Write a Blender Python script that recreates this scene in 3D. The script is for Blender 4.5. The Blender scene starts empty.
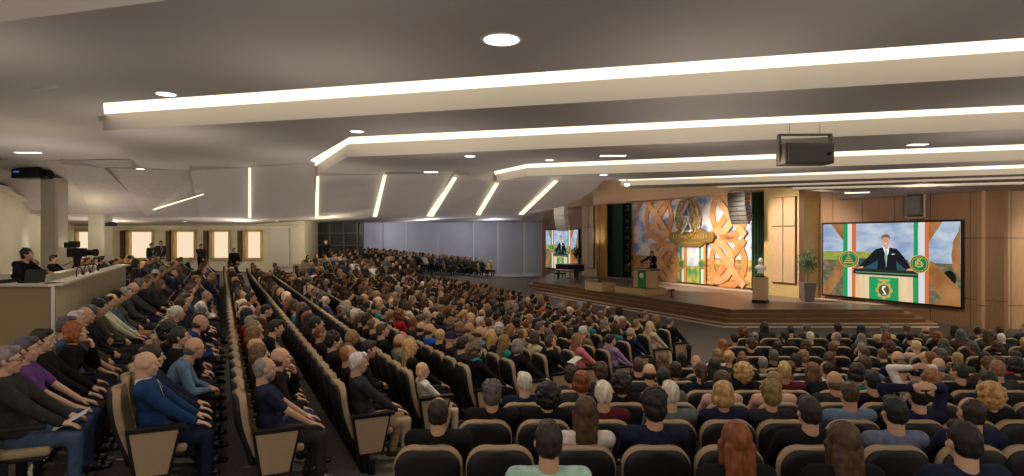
import bpy, bmesh, math, random
import numpy as np
from mathutils import Vector, Matrix
random.seed(11)
SC = bpy.context.scene
COL = SC.collection
Z0 = 3.36            # lens height over the lowest floor; heights below are written relative to the lens
F = 620.0            # focal length in pixels of a 1024 px wide picture
NX, NY = .905, .425  # direction the main block and the stage front face
UX, UY = -.425, .905 # direction of the main block's rows

def W(x, d, h): return Vector((x, d, h + Z0))
def atH(px, py, h):                      # where a sight line meets the level h
    d = h * F / (238 - py); return W((px - 512) / F * d, d, h)
def atD(px, py, d): return W((px - 512) / F * d, d, (238 - py) / F * d)
def atP(px, py, p):                      # where it meets the vertical plane p (parallel to the stage front)
    a = (px - 512) / F; d = p / (NX * a + NY); return W(a * d, d, (238 - py) / F * d)
def PT(p, t, h): return W(NX * p + UX * t, NY * p + UY * t, h)

# ---------------------------------------------------------------- materials
def nodes(name):
    m = bpy.data.materials.new(name); m.use_nodes = True
    nt = m.node_tree; return m, nt, nt.nodes, nt.links, nt.nodes['Principled BSDF']
def mat(name, col, rough=.6, metal=0, noise=0, scale=20, bump=0, spec=.3, emit=None, es=0, stretch=None, coat=0):
    m, nt, N, L, b = nodes(name)
    b.inputs['Base Color'].default_value = (*col, 1); b.inputs['Roughness'].default_value = rough
    b.inputs['Metallic'].default_value = metal; b.inputs['Specular IOR Level'].default_value = spec
    if coat: b.inputs['Coat Weight'].default_value = coat
    if emit: b.inputs['Emission Color'].default_value = (*emit, 1); b.inputs['Emission Strength'].default_value = es
    if noise or bump:
        tc = N.new('ShaderNodeTexCoord'); mp = N.new('ShaderNodeMapping'); L.new(tc.outputs['Object'], mp.inputs[0])
        if stretch: mp.inputs['Scale'].default_value = stretch
        nz = N.new('ShaderNodeTexNoise'); nz.inputs['Scale'].default_value = scale; nz.inputs['Detail'].default_value = 4
        L.new(mp.outputs[0], nz.inputs['Vector'])
        if noise:
            r = N.new('ShaderNodeValToRGB'); e = r.color_ramp.elements
            e[0].position = .3; e[1].position = .7
            e[0].color = (*[c * (1 - noise) for c in col], 1); e[1].color = (*[min(1, c * (1 + noise)) for c in col], 1)
            L.new(nz.outputs['Fac'], r.inputs[0]); L.new(r.outputs[0], b.inputs['Base Color'])
        if bump:
            bp = N.new('ShaderNodeBump'); bp.inputs['Strength'].default_value = bump; bp.inputs['Distance'].default_value = .01
            L.new(nz.outputs['Fac'], bp.inputs['Height']); L.new(bp.outputs[0], b.inputs['Normal'])
    return m
def omat(name, rough, noise, scale, bump=.3, spec=.25, stretch=None, sheen=0):   # colour comes from the object itself
    m, nt, N, L, b = nodes(name)
    oi = N.new('ShaderNodeObjectInfo'); tc = N.new('ShaderNodeTexCoord'); mp = N.new('ShaderNodeMapping')
    L.new(tc.outputs['Object'], mp.inputs[0])
    if stretch: mp.inputs['Scale'].default_value = stretch
    nz = N.new('ShaderNodeTexNoise'); nz.inputs['Scale'].default_value = scale; nz.inputs['Detail'].default_value = 3
    L.new(mp.outputs[0], nz.inputs['Vector'])
    mr = N.new('ShaderNodeMapRange'); mr.inputs['From Min'].default_value = .3; mr.inputs['From Max'].default_value = .7
    mr.inputs['To Min'].default_value = 1 - noise; mr.inputs['To Max'].default_value = 1 + noise
    L.new(nz.outputs['Fac'], mr.inputs[0])
    vm = N.new('ShaderNodeVectorMath'); vm.operation = 'SCALE'
    L.new(oi.outputs['Color'], vm.inputs[0]); L.new(mr.outputs[0], vm.inputs['Scale']); L.new(vm.outputs[0], b.inputs['Base Color'])
    bp = N.new('ShaderNodeBump'); bp.inputs['Strength'].default_value = bump; bp.inputs['Distance'].default_value = .008
    L.new(nz.outputs['Fac'], bp.inputs['Height']); L.new(bp.outputs[0], b.inputs['Normal'])
    b.inputs['Roughness'].default_value = rough; b.inputs['Specular IOR Level'].default_value = spec
    b.inputs['Sheen Weight'].default_value = sheen
    return m
def amat(name, rough=.7):                # colour attribute
    m, nt, N, L, b = nodes(name)
    a = N.new('ShaderNodeAttribute'); a.attribute_name = 'tint'; L.new(a.outputs['Color'], b.inputs['Base Color'])
    b.inputs['Roughness'].default_value = rough; b.inputs['Specular IOR Level'].default_value = .25
    return m
def brick(name, col, col2, bw, bh, mortar=.004, rough=.5, line=(.02, .015, .01), axis='XZ'):   # veneer panels with joints
    m, nt, N, L, b = nodes(name)
    tc = N.new('ShaderNodeTexCoord'); sp = N.new('ShaderNodeSeparateXYZ'); cb = N.new('ShaderNodeCombineXYZ')
    L.new(tc.outputs['Object'], sp.inputs[0]); L.new(sp.outputs[axis[0]], cb.inputs['X']); L.new(sp.outputs[axis[1]], cb.inputs['Y'])
    bt = N.new('ShaderNodeTexBrick'); bt.offset = 0; bt.inputs['Scale'].default_value = 1
    bt.inputs['Brick Width'].default_value = bw; bt.inputs['Row Height'].default_value = bh; bt.inputs['Mortar Size'].default_value = mortar
    bt.inputs['Mortar Smooth'].default_value = .1
    bt.inputs['Color1'].default_value = (*col, 1); bt.inputs['Color2'].default_value = (*col2, 1); bt.inputs['Mortar'].default_value = (*line, 1)
    L.new(cb.outputs[0], bt.inputs['Vector'])
    nz = N.new('ShaderNodeTexNoise'); nz.inputs['Scale'].default_value = 3; mp = N.new('ShaderNodeMapping'); mp.inputs['Scale'].default_value = (8, 8, .6)
    L.new(tc.outputs['Object'], mp.inputs[0]); L.new(mp.outputs[0], nz.inputs['Vector'])
    mx = N.new('ShaderNodeMix'); mx.data_type = 'RGBA'; mx.blend_type = 'MULTIPLY'; mx.inputs['Factor'].default_value = .35
    L.new(bt.outputs['Color'], mx.inputs['A']); L.new(nz.outputs['Fac'], mx.inputs['B']); L.new(mx.outputs['Result'], b.inputs['Base Color'])
    b.inputs['Roughness'].default_value = rough; b.inputs['Specular IOR Level'].default_value = .3
    return m
def emis(name, col, s=1.0):
    m = bpy.data.materials.new(name); m.use_nodes = True; nt = m.node_tree; nt.nodes.clear()
    e = nt.nodes.new('ShaderNodeEmission'); o = nt.nodes.new('ShaderNodeOutputMaterial'); nt.links.new(e.outputs[0], o.inputs[0])
    e.inputs[0].default_value = (*col, 1); e.inputs[1].default_value = s; return m
def emis_noise(name, c1, c2, scale, s=1.0, stretch=(1, 1, 1), c3=None):
    m = emis(name, c1, s); N = m.node_tree.nodes; L = m.node_tree.links; e = [n for n in N if n.type == 'EMISSION'][0]
    tc = N.new('ShaderNodeTexCoord'); mp = N.new('ShaderNodeMapping'); mp.inputs['Scale'].default_value = stretch
    nz = N.new('ShaderNodeTexNoise'); nz.inputs['Scale'].default_value = scale; nz.inputs['Detail'].default_value = 5
    r = N.new('ShaderNodeValToRGB'); r.color_ramp.elements[0].position = .38; r.color_ramp.elements[1].position = .62
    r.color_ramp.elements[0].color = (*c1, 1); r.color_ramp.elements[1].color = (*c2, 1)
    if c3: k = r.color_ramp.elements.new(.5); k.color = (*c3, 1)
    L.new(tc.outputs['Object'], mp.inputs[0]); L.new(mp.outputs[0], nz.inputs['Vector']); L.new(nz.outputs['Fac'], r.inputs[0]); L.new(r.outputs[0], e.inputs[0])
    return m
def paint_noise(name, c1, c2, scale, stretch=(1, 1, 1), c3=None, rough=.6):
    m, nt, N, L, b = nodes(name)
    tc = N.new('ShaderNodeTexCoord'); mp = N.new('ShaderNodeMapping'); mp.inputs['Scale'].default_value = stretch
    nz = N.new('ShaderNodeTexNoise'); nz.inputs['Scale'].default_value = scale; nz.inputs['Detail'].default_value = 5
    r = N.new('ShaderNodeValToRGB'); r.color_ramp.elements[0].position = .4; r.color_ramp.elements[1].position = .6
    r.color_ramp.elements[0].color = (*c1, 1); r.color_ramp.elements[1].color = (*c2, 1)
    if c3: k = r.color_ramp.elements.new(.5); k.color = (*c3, 1)
    L.new(tc.outputs['Object'], mp.inputs[0]); L.new(mp.outputs[0], nz.inputs['Vector']); L.new(nz.outputs['Fac'], r.inputs[0]); L.new(r.outputs[0], b.inputs['Base Color'])
    b.inputs['Roughness'].default_value = rough
    return m

M = {}
M['ceil'] = mat('ceiling_paint', (.50, .46, .43), .9, noise=.02, scale=.5)
M['perf'] = mat('perforated_ceiling', (.45, .41, .38), .9, noise=.10, scale=9)
M['carpet'] = mat('carpet', (.115, .10, .093), .95, noise=.35, scale=60, bump=.4)
M['cream'] = mat('cream_wall', (.62, .58, .47), .8, noise=.03, scale=3)
M['greyp'] = mat('grey_partition', (.42, .42, .45), .55, noise=.06, scale=.8)
M['wood'] = brick('walnut_panels', (.36, .205, .115), (.33, .19, .105), 1.45, 2.3, .012)
M['woodl'] = brick('oak_panels', (.56, .36, .20), (.53, .34, .19), 1.45, 2.5, .012)
M['oak'] = mat('light_oak', (.62, .44, .24), .45, noise=.12, scale=4, stretch=(6, 6, .6))
M['portal'] = mat('portal_wood', (.50, .34, .20), .5, noise=.10, scale=3, stretch=(6, 6, .5))
M['goldp'] = mat('ochre_panel', (.52, .37, .16), .5, noise=.06, scale=3)
M['dkwood'] = mat('dark_wood', (.09, .05, .03), .5)
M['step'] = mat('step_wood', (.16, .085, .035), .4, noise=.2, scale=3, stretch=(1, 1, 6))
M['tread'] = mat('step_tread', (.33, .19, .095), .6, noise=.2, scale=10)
M['nose'] = mat('pale_nosing', (.62, .52, .42), .4)
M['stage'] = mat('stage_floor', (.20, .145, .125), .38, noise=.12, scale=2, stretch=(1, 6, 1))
M['black'] = mat('black_plastic', (.012, .012, .013), .45)
M['blackm'] = mat('black_satin_metal', (.02, .02, .022), .35, metal=.5)
M['dgrey'] = mat('dark_grey_metal', (.13, .115, .10), .5, metal=.2)
M['grille'] = mat('grey_grille', (.16, .15, .14), .6, noise=.3, scale=120)
M['lgrey'] = mat('light_grey', (.5, .48, .45), .5)
M['tan'] = mat('tan_upholstery', (.36, .262, .165), .95, noise=.14, scale=140, bump=.3, spec=.1)
M['steel'] = mat('steel', (.45, .44, .42), .3, metal=.8)
M['white'] = mat('white_paint', (.72, .70, .66), .6)
M['marble'] = mat('white_plaster', (.80, .77, .73), .45)
M['green'] = mat('green_velvet', (.030, .075, .040), .85, noise=.2, scale=6, stretch=(8, 8, .3))
M['goldc'] = mat('gold_curtain', (.55, .34, .09), .75, noise=.15, scale=6, stretch=(8, 8, .3))
M['gold'] = mat('aged_gold', (.62, .42, .11), .38, metal=.55, noise=.25, scale=30)
M['goldd'] = mat('dark_gold_plaque', (.34, .22, .06), .45, metal=.4, noise=.3, scale=25)
M['silver'] = mat('silver', (.72, .70, .68), .3, metal=.5)
M['leaf'] = mat('dark_leaf', (.03, .07, .025), .5, noise=.3, scale=8)
M['glow'] = emis('warm_light_lens', (1.0, .86, .62), 1.7)
M['glow2'] = emis('warm_light_slit', (1.0, .88, .62), 1.5)
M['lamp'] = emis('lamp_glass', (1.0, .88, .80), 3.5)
M['glowwin'] = emis('lit_niche_panel', (1.0, .80, .55), .95)
M['scrn_frame'] = mat('screen_frame', (.008, .008, .009), .35)
M['dglass'] = mat('dark_green_glass', (.03, .05, .045), .12, spec=.6)
M['skin'] = omat('skin', .55, .06, 14, .05)
M['cloth'] = omat('cloth', .9, .22, 18, .5, spec=.12)
M['knit'] = omat('knit', .95, .5, 26, .4, spec=.1)
M['hair'] = omat('hair', .5, .42, 30, .9, spec=.4, stretch=(1, 1, .25))
M['gloss'] = omat('polished', .3, .1, 10, .05, spec=.5)
M['crowd'] = amat('crowd_tints')

# ---------------------------------------------------------------- mesh builder
class MB:
    def __init__(s): s.v = []; s.f = []; s.mi = []; s.k = 0
    def add(s, vs, fs, mi=None):
        o = len(s.v); s.v += [tuple(v) for v in vs]; s.f += [tuple(i + o for i in f) for f in fs]; s.mi += [s.k if mi is None else mi] * len(fs); return s
    def box(s, c, d, rz=0, mi=None, top=1.0):
        x, y, z = d[0] / 2, d[1] / 2, d[2] / 2; ca, sa = math.cos(rz), math.sin(rz)
        vs = []
        for k, (a, b_, e) in enumerate([(-1, -1, -1), (1, -1, -1), (1, 1, -1), (-1, 1, -1), (-1, -1, 1), (1, -1, 1), (1, 1, 1), (-1, 1, 1)]):
            q = top if e > 0 else 1
            X, Y = a * x * q, b_ * y * q; vs.append((c[0] + X * ca - Y * sa, c[1] + X * sa + Y * ca, c[2] + e * z))
        return s.add(vs, [(0, 3, 2, 1), (4, 5, 6, 7), (0, 1, 5, 4), (1, 2, 6, 5), (2, 3, 7, 6), (3, 0, 4, 7)], mi)
    def prism(s, poly, dz, mi=None):      # poly: 3D points, extruded along vector dz
        dz = Vector(dz) if hasattr(dz, '__len__') else Vector((0, 0, dz)); n = len(poly); P = [Vector(p) for p in poly]
        vs = P + [p + dz for p in P]
        fs = [tuple(range(n))[::-1], tuple(range(n, 2 * n))] + [(i, (i + 1) % n, n + (i + 1) % n, n + i) for i in range(n)]
        return s.add(vs, fs, mi)
    def poly(s, pts, mi=None): return s.add(pts, [tuple(range(len(pts)))], mi)
    def tube(s, a, b, ra, rb=None, n=10, caps=True, mi=None):
        a, b = Vector(a), Vector(b); rb = ra if rb is None else rb; d = (b - a)
        if d.length < 1e-6: return s
        d.normalize(); u = d.orthogonal().normalized(); w = d.cross(u)
        vs = []
        for c, r in ((a, ra), (b, rb)):
            for i in range(n):
                t = 2 * math.pi * i / n; vs.append(c + (u * math.cos(t) + w * math.sin(t)) * r)
        fs = [(i, (i + 1) % n, n + (i + 1) % n, n + i) for i in range(n)]
        if caps: fs += [tuple(range(n))[::-1], tuple(range(n, 2 * n))]
        return s.add(vs, fs, mi)
    def path(s, pts, r, n=8, mi=None):
        for i in range(len(pts) - 1): s.tube(pts[i], pts[i + 1], r, r, n, mi=mi)
        return s
    def lathe(s, c, prof, n=20, mi=None, sx=1, sy=1):
        vs = []; m = len(prof)
        for r, z in prof:
            for i in range(n):
                t = 2 * math.pi * i / n; vs.append((c[0] + r * sx * math.cos(t), c[1] + r * sy * math.sin(t), c[2] + z))
        fs = [(k * n + i, k * n + (i + 1) % n, (k + 1) * n + (i + 1) % n, (k + 1) * n + i) for k in range(m - 1) for i in range(n)]
        fs += [tuple(range(n))[::-1], tuple((m - 1) * n + i for i in range(n))]
        return s.add(vs, fs, mi)
    def ell(s, c, r, R=None, n=12, m=8, mi=None):
        vs = [(0, 0, -1)]
        for k in range(1, m):
            ph = -math.pi / 2 + math.pi * k / m
            for i in range(n):
                t = 2 * math.pi * i / n; vs.append((math.cos(ph) * math.cos(t), math.cos(ph) * math.sin(t), math.sin(ph)))
        vs.append((0, 0, 1)); out = []
        for v in vs:
            q = Vector((v[0] * r[0], v[1] * r[1], v[2] * r[2]))
            if R is not None: q = R @ q
            out.append(Vector(c) + q)
        fs = [(0, 1 + (i + 1) % n, 1 + i) for i in range(n)]
        for k in range(m - 2):
            a = 1 + k * n; fs += [(a + i, a + (i + 1) % n, a + n + (i + 1) % n, a + n + i) for i in range(n)]
        a = 1 + (m - 2) * n; fs += [(a + i, a + (i + 1) % n, len(vs) - 1) for i in range(n)]
        return s.add(out, fs, mi)
    def cap(s, a, b, ra, rb, n=12, mi=None):     # tapered limb with round ends
        a, b = Vector(a), Vector(b); s.tube(a, b, ra, rb, n, mi=mi); s.ell(a, (ra,) * 3, None, n, 8, mi); s.ell(b, (rb,) * 3, None, n, 8, mi); return s
    def mesh(s, name):
        me = bpy.data.meshes.new(name); me.from_pydata([tuple(v) for v in s.v], [], s.f); me.update(); return me
    def build(s, name, mats, parent=None, smooth=False, bevel=0, loc=None):
        me = s.mesh(name); mats = mats if isinstance(mats, (list, tuple)) else [mats]
        for m in mats: me.materials.append(m)
        if len(mats) > 1:
            for p, i in zip(me.polygons, s.mi): p.material_index = i
        bm = bmesh.new(); bm.from_mesh(me); bmesh.ops.recalc_face_normals(bm, faces=bm.faces)
        if bevel: bmesh.ops.bevel(bm, geom=[e for e in bm.edges if e.calc_length() > bevel * 2.2], offset=bevel, segments=2, affect='EDGES', profile=.5)
        bm.to_mesh(me); bm.free()
        if smooth:
            for p in me.polygons: p.use_smooth = True
        o = bpy.data.objects.new(name, me); COL.objects.link(o)
        if parent: o.parent = parent
        if loc: o.location = loc
        return o
def thing(name, label, cat, loc=(0, 0, 0), rz=0, group=None):
    o = bpy.data.objects.new(name, None); o.empty_display_size = .1; COL.objects.link(o); o.location = loc; o.rotation_euler[2] = rz
    o['label'] = label; o['category'] = cat
    if group: o['group'] = group
    return o
def tag(o, label, cat, group=None, kind=None):
    o['label'] = label; o['category'] = cat
    if group: o['group'] = group
    if kind: o['kind'] = kind
    return o
def struct(o, label=None):
    o['kind'] = 'structure'
    if label: o['label'] = label
    return o

# floor height (relative to the lens): rakes down towards the stage, rises again into the far corner
def sstep(a, b, x): x = max(0, min(1, (x - a) / (b - a))); return x * x * (3 - 2 * x)
def rake(p): return max(-3.36, min(-2.12, -2.46 - .125 * (p - .35)))
def floor_h(x, y):
    pl = NX * x + NY * y; pr = y - 4.0; t = UX * x + UY * y
    h = rake(min(pl, pr))
    w = sstep(30, 40, t)
    if w > 0:
        hl = max(-3.36, min(-1.85, -1.85 - .10 * ((x + 10) * .86 + (y - 40) * .5)))
        h = h * (1 - w) + max(h, hl) * w
    return h
# ================================================================ THE ROOM
# ---- floor
g = MB(); xs = [i * .6 - 34 for i in range(112)]; ys = [j * .6 - 3 for j in range(104)]
vs = [(x, y, floor_h(x, y) + Z0) for y in ys for x in xs]; nx = len(xs)
g.add(vs, [(j * nx + i, j * nx + i + 1, (j + 1) * nx + i + 1, (j + 1) * nx + i) for j in range(len(ys) - 1) for i in range(nx - 1)])
struct(g.build('floor', M['carpet'], smooth=True), 'dark grey carpeted floor raking down to the stage')

# ---- hanging ceiling panels with light coves between them
def ext(a, b, k):                        # point beyond a on the line b->a
    return a + (a - b) * k
def hanging(poly, name, top=.9):
    m = MB(); m.prism(poly, top); return struct(m.build(name, M['ceil']))
r0, l0 = atH(1024, 38, 2.75), atH(103, 103, 2.75)
n0, n1 = atH(170, 0, 2.75), atH(0, 22, 2.75)
P0 = [ext(n0, n1, 6), ext(n1, n0, 6), W(-32, 25, 2.75), atH(0, 162, 2.75), W(-14.2, 21.6, 2.75), W(-12.7, 21.5, 2.75), W(-9.12, 13.86, 2.75), l0, ext(r0, l0, .9)]
hanging(P0, 'ceiling', 1.2)['label'] = 'grey plaster ceiling panel nearest the camera'
A1 = atH(103, 131, 2.42); rf1 = atH(1024, 76, 2.42)
b1, e1 = atH(349.7, 137, 2.42), atH(309, 161, 2.42); rb1 = atH(1024, 105, 2.42)
P1 = [A1, ext(rf1, A1, .8), ext(rb1, b1, .9), b1, e1, atH(315, 163.6, 2.42), atH(250, 167.4, 2.42), atH(190.4, 170.8, 2.42), atH(141, 168, 2.42)]
hanging(P1, 'ceiling')
rf2, b2, e2 = atH(1024, 114, 2.42), atH(348, 146, 2.42), atH(315, 167.6, 2.42)
dn = lambda v, h: Vector((v.x, v.y, h + Z0))
rf2, b2, e2 = dn(rf2, 2.13), dn(b2, 2.13), dn(e2, 2.13)
rb2, c2, d2 = atH(1024, 144.3, 2.13), atH(527, 164, 2.13), atH(493.5, 171.5, 2.13)
P2 = [b2, ext(rf2, b2, .9), ext(rb2, c2, .9), c2, d2, atH(440, 173.2, 2.13), atH(385, 174.6, 2.13), e2]
hanging(P2, 'ceiling')
rf3, b3, e3 = [dn(atH(*q, 2.13), 1.92) for q in ((1024, 151.5), (527, 169.4), (495, 176))]
rb3, c3 = atH(1024, 164.6, 1.92), atH(614, 180, 1.92)
P3 = [b3, ext(rf3, b3, .9), ext(rb3, c3, .9), c3, atH(604, 180, 1.92), atH(556, 180.3, 1.92), e3]
hanging(P3, 'ceiling')
rf4, b4 = [dn(atH(*q, 1.92), 1.80) for q in ((1024, 169.7), (620.6, 182.3))]
rb4, c4 = atH(1024, 176.3, 1.80), atH(717, 186, 1.80)
P4 = [b4, ext(rf4, b4, .9), ext(rb4, c4, .9), c4, atH(636, 188.6, 1.80)]
hanging(P4, 'ceiling')
rf5, b5 = [dn(atH(*q, 1.80), 1.77) for q in ((1024, 177.6), (717, 187))]
rb5, c5 = atH(1024, 182.0, 1.77), atH(792, 187.6, 1.77)
P5 = [b5, ext(rf5, b5, .9), ext(rb5, c5, .9), c5, atH(740, 188.6, 1.77)]
hanging(P5, 'ceiling')
rf6, b6 = [dn(atH(*q, 1.77), 1.74) for q in ((1024, 183.4), (792, 188.8))]
P6 = [b6, ext(rf6, b6, .9), W(34, 17.5, 1.74), W(34, 23.5, 1.74), W(17.5, 22.85, 1.74), W(14.9, 28.25, 1.74), W(13.9, 26.2, 1.74), W(12.2, 23.6, 1.74)]
hanging(P6, 'ceiling')
# glowing coves: lens strips closing each slot
def lens(pts, h, label):
    m = MB(); m.prism([dn(p, h) for p in pts], .06)
    return m.build('cove_light', M['glow'])
coves = [
 ([l0, ext(r0, l0, .9), ext(rf1, A1, .8), A1], 2.80, 'long glowing ceiling cove nearest the camera, highest of the bright bands'),
 ([e1, b1, ext(rb1, b1, .9), ext(rf2, b2, .9), b2, e2], 2.47, 'second glowing ceiling cove from the camera, bent at its left end'),
 ([d2, c2, ext(rb2, c2, .9), ext(rf3, b3, .9), b3, e3], 2.18, 'third glowing ceiling cove from the camera, behind the hanging loudspeaker box'),
 ([c3, ext(rb3, c3, .9), ext(rf4, b4, .9), b4], 1.97, 'fourth glowing ceiling cove, starting just above the wooden stage header'),
 ([c4, ext(rb4, c4, .9), ext(rf5, b5, .9), b5], 1.84, 'thin fifth glowing ceiling cove, starting above the gold emblem'),
 ([c5, ext(rb5, c5, .9), ext(rf6, b6, .9), b6], 1.81, 'thinnest glowing ceiling cove, right above the large right screen')]
for pts, h, lb in coves: tag(lens(pts, h, lb), lb, 'cove light', 'ceiling coves')

# ---- folded acoustic facets stepping down to the rear wall, lit slits between them
Q = {}
Q['T60'] = atD(60, 164, 22.4); Q['T104'] = atD(104, 168, 22.2); Q['T141'] = atH(141, 168, 2.42); Q['T190'] = atH(190.4, 170.8, 2.42)
Q['T250'] = atH(250, 167.4, 2.42); Q['T315'] = atH(315, 163.6, 2.42); Q['T318'] = atD(318, 176, 21.3)
Q['T385'] = atH(385, 174.6, 2.13); Q['T455'] = atH(455, 173, 2.13); Q['T493'] = atH(493, 171.8, 2.13); Q['T497'] = atD(497, 182.6, 21.5); Q['T556'] = atH(556, 180.3, 1.92); Q['T604'] = atH(604, 180, 1.92)
Q['B94'] = atD(94, 214, 27); Q['B148'] = atD(148, 217.5, 28); Q['B147'] = atD(147.5, 211, 27.6); Q['B200'] = atD(201, 217.3, 29.3)
Q['B250'] = atD(250, 217.3, 30); Q['B315'] = atD(315, 217.3, 33); Q['B375'] = atD(375, 216.3, 36.5); Q['B430'] = atD(430, 215.8, 39.5)
Q['B478'] = atD(478, 214.6, 42); Q['B521'] = atD(521, 214, 44)
def facet(keys, m='ceil', fold=0):
    pts = [Q[k] if isinstance(k, str) else k for k in keys]
    mb = MB(); n = len(pts)
    if n == 4:
        cam_ = Vector((0, 0, Z0)); pts[0] = cam_ + (pts[0] - cam_) * (1 - fold)
        top = [p + Vector((0, 0, .35)) for p in pts]
        mb.add(pts + top, [(0, 1, 3), (1, 2, 3), (4, 7, 6, 5), (0, 4, 5, 1), (1, 5, 6, 2), (2, 6, 7, 3), (3, 7, 4, 0)])
    else: mb.prism(pts, .35)
    return struct(mb.build('ceiling', M[m]))
facet([W(-40, 22.6, 2.75), 'T60', 'B94', atD(41, 213, 29), atD(0, 196, 24.2), atD(-60, 176, 20.5)], 'perf')
facet(['T60', 'T104', 'B147', 'B94'], 'perf', .03)
facet(['T104', 'T190', 'B200', 'B148'], 'perf', -.02)
facet(['T190', 'T250', 'B250', 'B200'], 'ceil', .07)
facet(['T250', 'T315', 'B315', 'B250'], 'ceil', .03)
facet(['T318', 'T385', 'B375', 'B315'], 'ceil', .045)
facet(['T385', 'T455', 'B430', 'B375'], 'ceil', .045)
facet(['T455', 'T497', 'B478', 'B430'], 'ceil', .04)
facet(['T497', 'T556', 'B521', 'B478'], 'ceil', .025)
gg = [Q['T556'], Q['T604'], atD(596, 188, 29), atD(583, 197, 37), atD(566, 205, 43), atD(545, 213, 49), Q['B521']]
mb = MB(); mb.add(gg, [(0, 1, 2), (0, 2, 3), (0, 3, 4), (0, 4, 6), (4, 5, 6)]); mb.add([p + Vector((0, 0, .5)) for p in gg], [(0, 1, 2, 3, 4, 5, 6)])
struct(mb.build('ceiling', M['ceil']))
# step face between the nearest panel and the perforated part
mb = MB(); mb.prism([W(-20, 22.5, 2.74), W(-14.2, 21.75, 2.74), W(-12.75, 21.5, 2.74), Q['T141'], Q['T104'], Q['T60']], (0, .12, .02)); struct(mb.build('trim_1', M['ceil']))
def slit(a, b, wa, wb, label):
    a, b = Vector(a), Vector(b); mb = MB(); cm = Vector((0, 0, Z0))
    a = cm + (a - cm) * .95; b = cm + (b - cm) * .995
    mb.prism([a + Vector((wa, 0, -.02)), b + Vector((wb, 0, -.02)), b + Vector((-wb, 0, .0)), a + Vector((-wa, 0, .0))], (0, -.05, -.03))
    tag(mb.build('slit_light', M['glow2']), label, 'slit light', 'lit slits between the ceiling facets')
slit(Q['T250'], Q['B250'], .03, .055, 'leftmost long glowing slit between folded ceiling facets, above the rear windows')
slit(Q['T318'], Q['B315'] + Vector((.1, 0, 0)), .04, .08, 'glowing ceiling slit starting at the bend of the second cove')
slit(Q['T385'], Q['B375'], .05, .12, 'glowing ceiling slit above the first grey partition panels')
slit(atD(455, 177, 21), Q['B430'], .06, .22, 'widest glowing ceiling slit, leaning right, above the grey partition')
slit(Q['T497'], Q['B478'], .06, .15, 'glowing ceiling slit running down from the left end of the third cove')
slit(Q['T556'], Q['B521'], .06, .17, 'rightmost leaning ceiling slit, left of the hanging line array')
slit(Q['T60'] + Vector((4.0, 2.4, -.9)), Q['B147'], .01, .07, 'short glowing corner of ceiling facet above the nearer white column')
# soffit over the rear aisle
front = [atD(-60, 214, 27), Q['B94'], Q['B148'], Q['B200'], Q['B250'], Q['B315'], Q['B375'], Q['B430'], Q['B478'], Q['B521'], atD(545, 213, 49)]
wallpts = [(-40, 35), (75, 35), (150, 35), (200, 35), (250, 35), (315, 38.5), (363, 42), (430, 49), (473, 52), (524, 54), (541, 54.3)]
topy = [225, 225, 224.7, 224.5, 224.3, 223.2, 222.6, 222.4, 222.3, 222.2, 222.2]
back = [atD(a, y, d) for (a, d), y in zip(wallpts, topy)]
mb = MB()
for i in range(len(front) - 1): mb.prism([front[i], front[i + 1], back[i + 1], back[i]], .3)
struct(mb.build('ceiling', M['ceil']), 'low soffit over the rear aisle')
mb = MB(); mb.box((0, 34.5, Z0 + 4.75), (90, 56, .1)); struct(mb.build('ceiling', M['ceil']), 'upper ceiling slab')

# ---- rear and side walls
def wallseg(a, b, zb, zt, name, m, th=.25):
    a, b = Vector(a), Vector(b); d = (b - a).normalized(); n = Vector((-d.y, d.x)) * th
    if n.y < 0: n = -n
    mb = MB(); mb.prism([(a.x, a.y, zb + Z0), (b.x, b.y, zb + Z0), (b.x + n.x, b.y + n.y, zb + Z0), (a.x + n.x, a.y + n.y, zb + Z0)], zt - zb)
    return struct(mb.build(name, m))
def xd(px, d): return ((px - 512) / F * d, d)
# window wall: solid above and below, piers between
zb, zt = -2.3, 1.0
wallseg((-25.4, 35.2), xd(300, 35.2), -2.4, -1.12, 'wall_back', M['cream'])
wallseg((-25.4, 35.2), xd(300, 35.2), .35, 1.3, 'wall_back', M['cream'])
wins = [(77.5, 95.5), (130.5, 152), (176, 194), (213.5, 228.5), (247.5, 260.5)]
edges = [(-25.4)] + [v for a, b in wins for v in (xd(a - 5, 35.2)[0], xd(b + 2.5, 35.2)[0])] + [xd(300, 35.2)[0]]
for i in range(0, len(edges), 2): wallseg((edges[i], 35.2), (edges[i + 1], 35.2), -1.12, .35, 'wall_back', M['cream'])
for k, (a, b) in enumerate(wins):
    x0, x1 = xd(a, 35.2)[0], xd(b, 35.2)[0]
    fr = MB()
    fr.box((x0 - .12, 35.35, Z0 - .38), (.16, .5, 1.6)); fr.box((x1 + .08, 35.3, Z0 - .38), (.12, .4, 1.6)); fr.box(((x0 + x1) / 2, 35.3, Z0 + .42), (x1 - x0 + .4, .4, .12)); fr.box(((x0 + x1) / 2, 35.3, Z0 - 1.2), (x1 - x0 + .4, .4, .12))
    o = struct(fr.build('window_%d' % (k + 1), M['goldp']))
    pn = MB(); pn.box(((x0 + x1) / 2, 35.42, Z0 - .38), (x1 - x0 + .1, .06, 1.55)); pn.build('pane', M['glowwin'], o)
    sd = MB(); sd.box((x0 - .40, 35.12, Z0 - .45), (.22, .16, 1.75)); sd.build('shutter', M['dkwood'], o)
# picture light panel and the pale board between windows and door
mb = MB(); mb.box((xd(279, 34.9)[0], 35.1, Z0 - .5), (1.0, .1, 2.3)); tag(mb.build('projection_board', M['lgrey'], bevel=.02), 'plain pale grey board on cream wall, right of the rear windows', 'board')
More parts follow.
